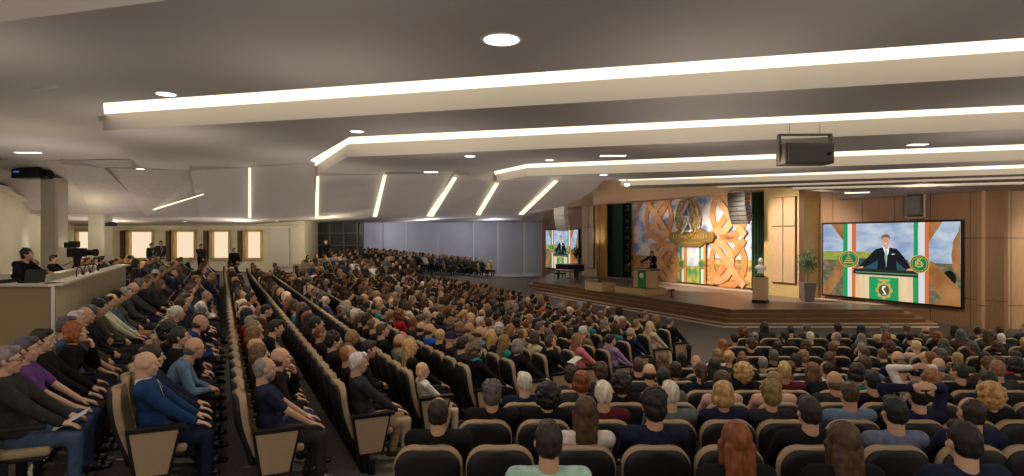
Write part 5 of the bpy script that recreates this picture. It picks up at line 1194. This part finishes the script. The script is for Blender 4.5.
def mass(items, name, label, cat, m, tpl_of, cols_of):
    VV = []; FF = []; CCo = []; o = 0
    for s in items:
        V, Fa, K, _ = tpl_of(s); a = s['rz'] + RR.uniform(-.12, .12) * (cat == 'crowd'); c_, s_ = math.cos(a), math.sin(a); k = RR.uniform(.95, 1.03) if cat == 'crowd' else 1
        X = V * k; P = np.stack([X[:, 0] * c_ - X[:, 1] * s_ + s['x'], X[:, 0] * s_ + X[:, 1] * c_ + s['y'], X[:, 2] + s['h'] + Z0], 1); VV.append(P); FF.append(Fa + o); o += len(P)
        CCo.append(np.array(cols_of(s), np.float32)[K])
    V = np.concatenate(VV).astype(np.float32); Fa = np.concatenate(FF).astype(np.int32); me = bpy.data.meshes.new(name)
    me.vertices.add(len(V)); me.vertices.foreach_set('co', V.ravel()); me.loops.add(Fa.size); me.loops.foreach_set('vertex_index', Fa.ravel()); me.polygons.add(len(Fa)); me.polygons.foreach_set('loop_start', np.arange(0, Fa.size, 4, dtype=np.int32))
    me.update(calc_edges=True); me.validate()
    at = me.attributes.new('tint', 'FLOAT_COLOR', 'POINT'); C4 = np.concatenate(CCo); 
    if len(me.vertices) == len(C4): at.data.foreach_set('color', np.concatenate([C4, np.ones((len(C4), 1), np.float32)], 1).ravel())
    me.polygons.foreach_set('use_smooth', [True] * len(me.polygons)); me.materials.append(m); ob = bpy.data.objects.new(name, me); COL.objects.link(ob)
    tag(ob, label, cat, kind='stuff'); return ob
far_p = [s for s in occ if id(s) not in near_p]; far_c = [s for s in visible if id(s) not in near_c]
def tpl_p(s): q = s.get('p') or s['hero']; return TPL[q['hair'][0] if q['hair'][0] in TPL else 'short']
def col_p(s):
    q = s.get('p') or s['hero']; return [SK[q.get('skin', 0)], tuple(v * 1.15 for v in HC.get(q['hair'][1], (.05, .03, .02))), CC[q['top'][1]], CC[q.get('legs', 'black')]]
mass(far_p, 'crowd', 'dense seated crowd in the distant rows toward the grey partition and rear windows', 'crowd', M['crowd'], tpl_p, col_p)
def ctpl():
    V = []; Fq = []; K = []; o = 0
    for k, c in (('lowback', 0), ('lowshell', 1)):
        me = CH[k]; bm = bmesh.new(); bm.from_mesh(me); n = len(bm.verts); V += [tuple(v.co) for v in bm.verts]; K += [c] * n
        for f in bm.faces:
            vi = [v.index + o for v in f.verts]
            if len(vi) == 3: vi.append(vi[-1])
            if len(vi) == 4: Fq.append(tuple(vi))
            elif len(vi) > 4:
                for i in range(1, len(vi) - 1): Fq.append((vi[0], vi[i], vi[i + 1], vi[i + 1]))
        o += n; bm.free()
    q = np.array(Fq); q = q[q[:, 2] != q[:, 3]]; return np.array(V, np.float32), q, np.array(K), True
CT = ctpl()
mass(far_c, 'distant_chairs', 'rows of tan and black chairs under the distant crowd', 'chairs', M['crowd'], lambda s: CT, lambda s: [(.36, .262, .165), (.012, .012, .013)])

# ================================================================ STANDING AND WORKING PEOPLE
def stand_at(px, py_feet_d, label, rz, **k):
    x = (px - 512) / F * py_feet_d; return person(Vector((x, py_feet_d, floor_h(x, py_feet_d) + Z0)), rz, label, shoes=True, eyes=False, group='people standing at the back', **k)
stand_at(160.5, 31.5, 'taller man in dark suit and white shirt standing between rear windows', -2.2, pose='standclasp', hair=('short', 'black'), top=('jacket', 'charcoal'), legs='black', skin=3, scale=1.05, extras={'tie': M['black']})
stand_at(151, 31.8, 'shorter dark-suited man standing left of the taller man by rear windows', -1.9, pose='stand', hair=('short', 'black'), top=('jacket', 'charcoal'), legs='black', skin=3, scale=.97, extras={'tie': M['black']})
stand_at(135, 15.8, 'dark-haired woman in grey-black jacket standing up at the end of the booth', RZL, pose='stand', fem=True, hair=('bob', 'dark brown'), top=('jacket', 'charcoal'), legs='black', scale=.95)
stand_at(326, 36.5, 'man in dark suit standing before the glass door', 2.9, pose='standclasp', hair=('crop', 'grey'), top=('jacket', 'black'), legs='black', scale=1.12)
stand_at(234, 31.5, 'dark figure standing among the back rows below the third rear window', -2.2, pose='stand', hair=('short', 'black'), top=('jacket', 'black'), legs='black')
stand_at(201, 32, 'dark-suited usher standing right of the second rear window', -2.2, pose='standclasp', hair=('short', 'black'), top=('jacket', 'black'), legs='black', skin=3)
def at_(px, d, z, rz, label, **k):
    x = (px - 512) / F * d; return person(Vector((x, d, Z0 + z)), rz, label, group='people in the control booth', shoes=False, **k)
at_(17, 13.2, -1.60, -1.5, 'dark-haired operator in black shirt with badge leaning over the booth desk', pose='console', hair=('full', 'black'), top=('shirt', 'black'), legs='black', eyes=True, scale=1.08)
at_(57, 17.6, -1.78, -1.3, 'brown-haired man in black suit seated inside the booth by the column', pose='rest', hair=('short', 'dark brown'), top=('jacket', 'black'))
at_(39, 19.5, -1.98, -1.3, 'woman with pale blond hair seated inside the booth', pose='rest', fem=True, hair=('bob', 'blond'), top=('jacket', 'brown'))
at_(32, 20.5, -1.82, -1.2, 'person with auburn hair seated inside the booth, behind the blond woman', pose='rest', fem=True, hair=('full', 'auburn'), top=('jacket', 'black'))
at_(73, 21.5, -1.95, -1.2, 'dark-haired operator seated behind the tripod camera', pose='console', hair=('short', 'black'), top=('jacket', 'black'))
at_(90, 22.5, -2.0, -1.2, 'brown-haired person seated between the camera and farther column', pose='rest', hair=('short', 'brown'), top=('jacket', 'black'))
at_(104, 23.2, -2.0, -1.2, 'person with dark cap of hair seated under the farther white column', pose='rest', hair=('full', 'dark brown'), top=('jacket', 'charcoal'))
# speaker at the lectern, facing the hall
fd = Matrix.Rotation(AX + .12, 3, 'Z'); sp = Vector(le.location) + fd @ Vector((0, .52, 0)); sp.z = base.location.z + .405
person(sp, AX + .12 + math.pi, 'suited man with tie speaking at the lectern on the stage', pose='speak', hair=('short', 'light brown'), top=('jacket', 'black'), legs='black', eyes=True, extras={'tie': M['green']}, scale=1.03)
# bust
S_ = skeleton(lean=0, hl=(.3, .1, .9), hr=(-.3, .1, .9)); mb = MB(); H_ = Matrix.Translation((0, .0, .47)); head_prims(mb, H_); mb.cap((0, -.02, .22), (0, -.03, .42), .075, .058, 12)
mb.ell((0, -.02, .19), (.21, .12, .13)); mb.ell((0, 0, .10), (.12, .09, .10)); mb.tube((0, 0, -.0), (0, 0, .10), .12, .08, 16); hb = hair_mb('receding'); mb.add([H_ @ Vector(v) for v in hb.v], hb.f)
me = remesh(mb, .01, 2, 'bust'); me.materials.append(M['marble']); bo_ = bpy.data.objects.new('bust', me); COL.objects.link(bo_); bo_.location = Vector(pd.location) + Vector((0, 0, 1.285)); bo_.rotation_euler[2] = 2.6; bo_.scale = (1.15,) * 3
tag(bo_, 'white bust of a man on the square oak pedestal', 'bust')
# papers
def sheet(s, off, label):
    v = Vector((s['x'], s['y'], s['h'] + Z0)); R = Matrix.Rotation(s['rz'], 3, 'Z'); mb = MB(); mb.box((0, 0, 0), (.22, .30, .004)); o = mb.build('paper', M['white']); o.location = v + R @ Vector(off); o.rotation_euler = (.5, 0, s['rz']); tag(o, label, 'paper')
for s in seats:
    hv = s.get('hero')
    if hv and 'reading' in hv['label'] and 'white sheet' in hv['label']: sheet(s, (0, .43, .80), 'white sheet of paper in the hands of the suited man')
    if hv and 'booklet' in hv['label']: sheet(s, (0, .36, .62), 'pale grey booklet lying on jeans at the left edge')
# ================================================================ CEILING FIXTURES
def dlight(loc, r, label, m='lamp', glow=True):
    o = thing('downlight', label, 'ceiling light', loc); mb = MB(); n = 24
    mb.lathe((0, 0, -.012), [(r * .84, -.0), (r, .0), (r, .014), (r * .84, .014)], n); o_ = mb.build('rim', M['white'], o)
    mb = MB(); mb.lathe((0, 0, -.02), [(r * .84, .0), (r * .3, -.004)], n); mb.build('bulb', M[m], o)
    return o
def px_h(px, py, h): return atH(px, py, h)
dl = [(501.5, 39, 2.75, .29, 'large round ceiling downlight at top centre, nearest the camera'), (166, 93.5, 2.75, .20, 'round downlight just above the left end of the nearest cove'),
 (357, 131, 2.42, .17, 'downlight above the bend of the second cove'), (470, 155.8, 2.13, .16, 'downlight on the panel just left of the third cove'), (549.5, 159.6, 2.13, .13, 'small downlight above the bend of the third cove'),
 (603.5, 174.5, 1.92, .14, 'small downlight near the left end of the fourth cove')]
for px, py, h, r, lb in dl: dlight(px_h(px, py, h) - Vector((0, 0, .0)), r, lb)
dlight(px_h(140.5, 168.6, 2.36), .15, 'bright little downlight at the far left corner of the second ceiling panel')
for i, (px, py, d, lb) in enumerate(((571, 184.5, 27, 'small lamp on the folded ceiling above the left line array'), (185, 219.5, 32, 'tiny soffit lamp, leftmost, above the second rear window'), (277, 218.6, 32, 'tiny soffit lamp above the pale grey board'),
        (306.5, 217.6, 35, 'tiny soffit lamp above the white corner by the glass door'), (336, 217.6, 38, 'tiny soffit lamp above the glass door'), (364.5, 216.5, 40, 'tiny soffit lamp at the first grey partition panel'), (393.5, 216.2, 43, 'tiny soffit lamp above the second grey partition panel'), (419, 215.8, 46, 'tiny soffit lamp above the middle of the grey partition'),
        (107, 218.5, 31, 'tiny soffit lamp right of the farther white column'))):
    dlight(atD(px, py, d) - Vector((0, 0, .1)), .11, lb)
def grilled(px0, px1, py, h, label):
    a, b = atH(px0, py, h), atH(px1, py, h); r = thing('ceiling_vent', label, 'ceiling vent', (a + b) / 2, math.atan2(b.y - a.y, b.x - a.x)); l = (b - a).length
    mb = MB(); mb.box((0, 0, -.01), (l, .3, .02)); mb.build('frame', M['white'], r); mb = MB()
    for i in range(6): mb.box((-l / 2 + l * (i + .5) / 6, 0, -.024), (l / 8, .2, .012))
    mb.build('glowing_slots', M['lamp'], r)  # vent openings made to glow by the emissive lamp material
grilled(600, 626, 155, 2.13, 'slotted ceiling vent left of the hanging loudspeaker box'); grilled(909, 926, 143.8, 2.13, 'small slotted ceiling vent near the right edge')
grilled(16, 40, 152, 2.75, 'slotted ceiling vent above the projector'); grilled(152, 162, 182, 2.3, 'small slotted vent in the perforated ceiling'); grilled(424, 438, 171.5, 2.13, 'slotted vent above the grey partition slits')
v = atH(37, 84, 2.75); r = thing('smoke_detector', 'conical white smoke detector on the ceiling at upper left', 'smoke detector', v)
mb = MB(); mb.lathe((0, 0, 0), [(.05, -.11), (.10, -.075), (.24, -.03), (.30, 0)], 24); mb.build('cone', M['lgrey'], r)
v = atH(609, 161, 2.0)
# sprinkler-like lamp at fourth cove's end
o = thing('spotlight', 'small glaring spotlight at the left end of the fourth cove', 'spotlight', atH(627, 183, 1.8)); mb = MB(); mb.ell((0, 0, -.06), (.1, .1, .05)); mb.build('bulb', M['lamp'], o, smooth=True); mb = MB(); mb.tube((0, 0, 0), (0, 0, .3), .02); mb.build('stem', M['gold'], o)
# flat fluorescent fixture
a, b = atH(844, 192.3, 1.72), atH(870, 191.5, 1.72); r = thing('flat_lamp', 'flat bright rectangular lamp above the large right screen', 'ceiling light', (a + b) / 2 , math.atan2(b.y - a.y, b.x - a.x)); mb = MB(); mb.box((0, 0, 0), ((b - a).length, .5, .05)); mb.build('housing', M['white'], r); mb = MB(); mb.box((0, -.02, -.035), ((b - a).length * .95, .4, .02)); mb.build('diffuser', M['glow'], r)

# hanging loudspeaker box in a yoke
v = atD(804.5, 154.5, 12.6); r = thing('hanging_loudspeaker', 'large grey loudspeaker box hung in a bracket before the ceiling coves', 'loudspeaker', v, -.05)
mb = MB(); mb.box((0, 0, 0), (.96, .5, .42)); mb.build('cabinet', M['dgrey'], r, bevel=.015)
mb = MB(); mb.box((.01, -.26, 0), (.88, .03, .36)); mb.build('grille', M['grille'], r, bevel=.01)
mb = MB(); mb.box((-.51, 0, .15), (.04, .12, .5)); mb.box((.51, 0, .15), (.04, .12, .5)); mb.box((0, 0, .40), (1.06, .12, .03)); mb.build('yoke', M['dgrey'], r)
mb = MB(); mb.lathe((0, 0, 0), [(.035, 0), (.035, .03)], 12); o = mb.build('badge', M['black'], r); o.rotation_euler = (math.radians(90), 0, 0); o.location = (.36, -.275, -.02)
for i in range(2):
    mb = MB(); mb.tube((-.3 + .6 * i, 0, .41), (-.3 + .6 * i, 0, .62), .015); mb.build('hanger', M['steel'], r)
# small box high on the right wall
v = atP(913.5, 205.5, 25.1); r = thing('wall_loudspeaker', 'dark grey loudspeaker hung in a pale frame above the right screen', 'loudspeaker', v, AX)
mb = MB(); mb.box((0, .1, 0), (.62, .42, .78)); mb.build('cabinet', M['dgrey'], r, bevel=.02); mb = MB(); mb.box((0, -.12, 0), (.56, .02, .72)); mb.build('grille', M['grille'], r)
mb = MB()
for s in (-1, 1): mb.box((s * .37, .1, .02), (.03, .08, 1.0))
mb.box((0, .1, .53), (.77, .08, .03)); mb.box((0, .1, -.48), (.77, .08, .03)); mb.tube((0, .1, .54), (0, .1, 1.1), .02); mb.build('frame', M['lgrey'], r)
# line arrays
def array(px, ytop, p, n, w, hh, m, label, lean, bar=None, facing=0):
    v = atP(px, ytop, p); r = thing('line_array', label, 'loudspeaker', v, AX + facing)
    y = 0; z = 0; a = 0
    for i in range(n):
        a = lean * (i / n) ** 1.3
        mb = MB(); mb.prism([(-w / 2, -.22, hh / 2), (-w / 2, .26, hh * .38), (-w / 2, .26, -hh * .38), (-w / 2, -.22, -hh / 2)], (w, 0, 0)); o = mb.build('cabinet', m, r, bevel=.008)
        o.rotation_euler = (a, 0, 0); o.location = (0, y, z - hh / 2)
        gb = MB(); gb.box((0, -.235, 0), (w * .94, .02, hh * .82)); gb.lathe((w * .0, -.25, -.03), [(.03, 0), (.03, .06)], 8); g_ = gb.build('grille', M['grille'] if m != M['white'] else M['lgrey'], o)
        y += math.sin(a) * hh * 1.0; z -= math.cos(a) * hh
    mb = MB(); mb.box((0, 0, .08), (w * .9, .5, .07)); mb.tube((0, 0, .1), (0, 0, 2.6 if not bar else .5), .02); mb.build('rigging', M['steel'], r)
    if bar: mb = MB(); mb.box(bar[0], bar[1]); mb.tube((0, 0, .5), (0, 0, 2.2), .025); mb.tube((1.5, 0, .5), (1.5, 0, 2.2), .025); mb.build('bracket', M['white'], r)
    return r
array(738.5, 192.5, 22.6, 7, .92, .21, M['dgrey'], 'dark curved line array hanging right of the emblem', .75, facing=.25)
array(560.5, 204, 22.0, 7, .9, .27, M['white'], 'pale curved line array hanging above the far screen', .8, ((.6, 0, .55), (2.2, .3, .18)), facing=.5)
# projectors
def projector(loc, s, rz, label, pole=.35):
    r = thing('projector', label, 'projector', loc, rz)
    mb = MB(); mb.box((0, 0, 0), (1.0 * s, .6 * s, .34 * s)); mb.build('body', M['black'], r, bevel=.03 * s)
    mb = MB(); mb.tube((.5 * s, -.05 * s, -.03 * s), (.68 * s, -.05 * s, -.03 * s), .11 * s, .13 * s, 16); mb.build('lens', M['blackm'], r)
    mb = MB(); mb.box((0, 0, .24 * s), (.55 * s, .4 * s, .05 * s)); mb.box((-.22 * s, 0, .2 * s), (.05 * s, .4 * s, .1 * s)); mb.box((.22 * s, 0, .2 * s), (.05 * s, .4 * s, .1 * s)); mb.tube((0, 0, .24 * s), (0, 0, .24 * s + pole), .05 * s); mb.build('mount', M['blackm'], r)
    mb = MB(); mb.box((-.3 * s, -.305 * s, .03 * s), (.2 * s, .01, .05 * s)); mb.build('status_panel', emis('blue_led', (.1, .2, .9), .5), r)
projector(atD(33, 173.5, 23.0), 1.15, -.15, 'black video projector hanging from the ceiling at far left')
projector(atD(111.5, 224.5, 27.4), .42, -.05, 'small black projector fixed to the farther white column', .0)

# ================================================================ CONTROL BOOTH
bz = -.95; c0 = atD(52, 288, 12.25); c1 = Vector((UX, UY, 0)); far = Vector((c0.x, c0.y, 0)) + c1 * 10.0
def bwall(a, b, z0, z1, th, name, m, root):
    a, b = Vector((a[0], a[1])), Vector((b[0], b[1])); d = (b - a).normalized(); n = Vector((d.y, -d.x)) * th / 2; c = (a + b) / 2
    mb = MB(); mb.box((c.x, c.y, Z0 + (z0 + z1) / 2), ((b - a).length, th, z1 - z0), rz=math.atan2(d.y, d.x)); return mb.build(name, m, root)
bo = thing('control_booth', 'low tan walled control booth with pale counter top at left', 'booth')
fl = floor_h(c0.x, c0.y)
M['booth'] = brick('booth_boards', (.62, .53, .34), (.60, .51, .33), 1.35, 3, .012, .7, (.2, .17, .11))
mb = MB(); L_ = 10.0; mb.box((L_ / 2, 0, -.85), (L_, .12, 1.7)); o = mb.build('side_wall', M['booth'], bo, loc=(c0.x, c0.y, Z0 + bz)); o.rotation_euler[2] = math.atan2(UY, UX)
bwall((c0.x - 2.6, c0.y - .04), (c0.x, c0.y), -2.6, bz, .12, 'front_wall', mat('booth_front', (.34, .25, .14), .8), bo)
bwall((c0.x - 2.6, c0.y + .08), (c0.x + .02, c0.y + .12), bz, bz + .05, .5, 'counter', M['cream'], bo)
bwall((c0.x, c0.y), (far.x, far.y), bz, bz + .05, .34, 'counter', M['cream'], bo)
bwall((c0.x + .035, c0.y - .05), (c0.x + .07, c0.y - .04), -2.6, bz, .1, 'corner_post', M['white'], bo)
inn = (c0.x - 2.4, c0.y + 3.3); bwall(inn, (inn[0] + UX * 5, inn[1] + UY * 5), -1.3, -.88, .25, 'inner_counter', M['cream'], bo)
bwall((inn[0] - 1.3, inn[1] - .1), inn, -1.3, -.88, .25, 'inner_counter', M['cream'], bo)
# gear on the counter
v = W(c0.x - .55, c0.y + .15, bz + .05); r = thing('laptop', 'open black laptop on the booth counter', 'laptop', v, .25)
mb = MB(); mb.box((0, .05, .012), (.36, .26, .02)); mb.build('keyboard_base', M['black'], r); mb = MB(); mb.prism([(-.18, .18, .02), (.18, .18, .02), (.18, .24, .26), (-.18, .24, .26)], (0, .012, -.002)); mb.build('lid', M['blackm'], r)
v = W(c0.x - 1.6, c0.y + .15, bz + .05); r = thing('mixing_desk', 'low black mixing desk on the booth counter before the seated operator', 'mixing desk', v, .0)
mb = MB(); mb.prism([(-.6, -.2, 0), (.6, -.2, 0), (.6, .35, 0), (-.6, .35, 0)], .07); mb.build('desk', M['black'], r, bevel=.01)
mb = MB()
for i in range(14):
    for j in range(3): mb.box((-.5 + i * .077, -.08 + j * .13, .085), (.02, .05, .03))
mb.build('faders', M['lgrey'], r)
for k, (s, lb) in enumerate(((2.3, 'gooseneck lamp on the booth wall, nearest the corner'), (3.2, 'gooseneck lamp in the middle of the booth wall'), (4.3, 'gooseneck lamp on the booth wall by the camera'))):
    p = Vector((c0.x, c0.y, Z0 + bz + .05)) + c1 * s; r = thing('gooseneck_lamp', lb, 'lamp', p)
    mb = MB(); mb.path([Vector((0, 0, 0)), Vector((0, 0, .16)), Vector((.05, -.02, .22)), Vector((.14, -.06, .22)), Vector((.2, -.1, .14))], .012); mb.build('neck', M['blackm'], r); mb = MB(); mb.cap((.19, -.09, .15), (.22, -.11, .08), .02, .03); mb.build('head', M['black'], r)
# broadcast camera on a tripod
cp = atD(77, 268, 20.0); cp.z = Z0 - 2.12; r = thing('video_camera', 'black broadcast camera with long lens on a tripod inside the booth', 'camera', cp, -.1); r.scale = (.96,) * 3
hz_ = 1.72; mb = MB(); mb.box((0, 0, hz_), (.55, .26, .30)); mb.box((-.25, 0, hz_ + .25), (.3, .2, .18)); mb.build('body', M['black'], r, bevel=.02)
mb = MB(); mb.tube((.27, 0, hz_), (.62, 0, hz_), .11, .09, 16); mb.tube((.62, 0, hz_), (.70, 0, hz_), .12, .13, 16); mb.build('lens', M['blackm'], r)
mb = MB(); mb.box((-.05, -.05, hz_ + .28), (.26, .22, .2)); mb.build('viewfinder', M['black'], r, bevel=.02)
mb = MB(); mb.tube((0, 0, 1.25), (0, 0, hz_ - .12), .09, .12); mb.build('pan_head', M['blackm'], r)
for k in range(3):
    a = k * 2.094 + .4; mb = MB(); mb.tube((0, 0, 1.3), (.5 * math.cos(a), .5 * math.sin(a), .02), .045, .03); mb.build('leg', M['blackm'], r)
mb = MB(); mb.tube((-.05, .1, 1.5), (-.75, .25, 1.25), .015); mb.build('pan_bar', M['blackm'], r)

# step edges on the aisle floor and the yellow floor mark
def nosing(pa, pb, name='trim_7'):
    mb = MB(); n = 8
    for i in range(n):
        a = pa + (pb - pa) * (i / n); b = pa + (pb - pa) * ((i + 1) / n); a = Vector((a.x, a.y, floor_h(a.x, a.y) + Z0 + .012)); b = Vector((b.x, b.y, floor_h(b.x, b.y) + Z0 + .012)); mb.box((a + b) / 2, ((b - a).length, .035, .02), rz=math.atan2((b - a).y, (b - a).x))
    struct(mb.build(name, M['steel']))
def nos_px(x0, y0, x1, y1, z0, z1): a, b = atH(x0, y0, z0), atH(x1, y1, z1); nosing(a, b)
nos_px(10, 475.5, 130, 475.5, -2.45, -2.45); nos_px(244, 474, 330, 463, -2.5, -2.55); nos_px(352, 417, 408, 417.5, -2.65, -2.66)
mb = MB(); cc = atH(453, 412, -2.78)
pts = [cc + Vector((math.cos(a) * .28, math.sin(a) * .42, 0)) for a in [i * math.pi / 12 - 1.2 for i in range(12)]]
for a, b in zip(pts, pts[1:]):
    m_ = (a + b) / 2; mb.box((m_.x, m_.y, floor_h(m_.x, m_.y) + Z0 + .012), ((b - a).length * 1.15, .035, .008), rz=math.atan2((b - a).y, (b - a).x))
tag(mb.build('floor_tape', mat('yellow_tape', (.75, .5, .05), .6)), 'curved yellow tape mark on the aisle floor', 'tape')

# ================================================================ LIGHT AND CAMERA
def light(kind, name, loc, energy, color=(1, .85, .66), size=.3, target=None, spot=None, blend=.6, sizey=None):
    l = bpy.data.lights.new(name, kind); l.energy = energy; l.color = color
    if kind == 'AREA': l.size = size; l.shape = 'RECTANGLE' if sizey else 'SQUARE'; l.size_y = sizey or size
    else: l.shadow_soft_size = size
    if kind == 'SPOT': l.spot_size = spot; l.spot_blend = blend
    o = bpy.data.objects.new(name, l); COL.objects.link(o); o.location = loc
    if target is not None: o.rotation_euler = (Vector(target) - Vector(loc)).to_track_quat('-Z', 'Y').to_euler()
    return o
wl = bpy.data.worlds.new('World'); SC.world = wl; wl.use_nodes = True
wl.node_tree.nodes['Background'].inputs[0].default_value = (1.0, .86, .72, 1); wl.node_tree.nodes['Background'].inputs[1].default_value = .65
# stage spots hang between the coves
for i, (p, t, pw) in enumerate(((14, 21, 2800), (14, 27, 4000), (14, 33, 7500), (14, 39, 9500), (14, 44, 4500))):
    a = PT(p + 5, t, 2.5); b = PT(25.5, t, -1.6); light('SPOT', 'stage_spot', a, pw, (1, .85, .69), .25, b, 1.1)
light('SPOT', 'stage_spot', PT(20, 20, 2.2), 300, (1, .72, .36), .1, PT(24.6, 17.6, -1.5), .8)
light('SPOT', 'stage_spot', PT(19, 40, 2.2), 180, (1, .74, .40), .1, PT(25.5, 42.5, -1.0), 1.0)
# unseen mid-air spots added to brighten the ceiling from below, and gentle downlights
for x, y, z, e in ((-2, 5, .4, 108), (4, 5, .4, 108), (-8, 8.5, .4, 108), (9, 7.5, .4, 108), (-3, 10, .3, 100), (3, 9.5, .3, 100), (-8, 14, .1, 140), (-14, 12, .3, 150), (-14, 18, .2, 150), (-2, 14.5, .0, 110), (4, 13, .0, 110), (10, 12, .0, 110), (-6, 18, -.1, 120), (1, 18, -.3, 100), (7, 17, -.3, 100), (13, 15.5, -.3, 100),
        (-20, 30, -.9, 90), (-15, 31, -.9, 90)):
    light('SPOT', 'ceiling_fill', W(x, y, z), e * .86, (1, .89, .80), .5, W(x, y + .01, 4), 2.75, 1.0)
for d, h0 in ((20.5, .1), (23.5, -.2), (26.5, -.45), (29.5, -.6), (33, -.6), (36.5, -.6), (40.5, -.5), (44.5, -.4)):
    for px in range(40, 600, 62):
        x = (px - 512) / F * d + (.8 if int(d) % 2 else 0)
        if not wall_lim(x, d + 1) or (d > 34 and px < 330): continue
        light('SPOT', 'ceiling_fill', W(x, d, h0 - (.25 if px < 330 else 0)), 36 * (d / 27) ** .8, (1, .89, .80), .5, W(x, d + .01, 4), 2.8, 1.0)  # more unseen upward fill, added beneath the folded facets
for x, y, hh, e in ((-1, 7.6, 2.6, 170), (-6.5, 11.5, 2.6, 150), (3.5, 8.6, 2.1, 120), (-4, 14.5, 2.2, 150), (5, 12.5, 2.0, 130), (11, 12, 2.0, 130), (-2, 18, 1.9, 150), (4, 18, 1.7, 130), (-14, 22, 1.8, 150), (-9, 24, 1.4, 150), (-4, 28, 1.2, 150), (-7, 33, .9, 130), (0, 33, 1.3, 170), (-2, 41, 1.3, 170)):
    light('SPOT', 'downlight_beam', W(x, y, hh - .1), e * 1.35, (1, .84, .66), .15, W(x, y + .01, -4), 2.3, 1.0)
light('POINT', 'booth_lamp', W(-12.0, 15.5, .5), 75, (1, .86, .62), .2); light('POINT', 'booth_lamp', W(-17, 25, .2), 80, (1, .86, .62), .2)  # unseen points added to lighten the booth and columns
for px, d in ((-20, 31), (-14, 32), (-10, 34)): light('POINT', 'aisle_lamp', W(px, d, .5), 110, (1, .85, .6), .15)
light('POINT', 'partition_lamp', W(-6, 44, .9), 180, (.85, .88, 1), .3); light('POINT', 'partition_lamp', W(-1.5, 49, .9), 160, (.85, .88, 1), .3)
light('SPOT', 'wall_fill', W(19, 20, 1.5), 220, (1, .82, .6), .1, W(20.5, 22.7, -1.5), 1.6)  # unseen fill spot added to brighten the oak wall
for a, b, e in (((13, 19.5, 1.5), (16.3, 25, -.6), 420), ((21, 18, 1.3), (21, 22.8, -.8), 420), ((17.5, 17, 1.4), (18.5, 22.9, -.8), 300), ((11, 22, 1.5), (13.4, 28.5, 0), 260)): light('SPOT', 'wall_fill', W(*a), e, (1, .84, .68), .15, W(*b), 1.5, 1.0)  # further unseen fill, added to lift the wood walls at right
for t in (20, 26, 32, 38): light('SPOT', 'header_fill', PT(19.5, t, 1.9), 300, (1, .84, .70), .2, PT(24.5, t, 3.1), 1.7, 1.0)  # unseen spots added to brighten the wooden header
cam = bpy.data.cameras.new('camera'); cam.sensor_width = 36; cam.lens = F * 36 / 1024; cam.clip_end = 200
co = bpy.data.objects.new('camera', cam); COL.objects.link(co); co.location = (0, 0, Z0); co.rotation_euler = (math.radians(90), 0, 0); SC.camera = co
SC.view_settings.view_transform = 'Standard'; SC.view_settings.look = 'None'; SC.view_settings.gamma = 1; SC.view_settings.use_curve_mapping = False
SC.view_settings.exposure = 0
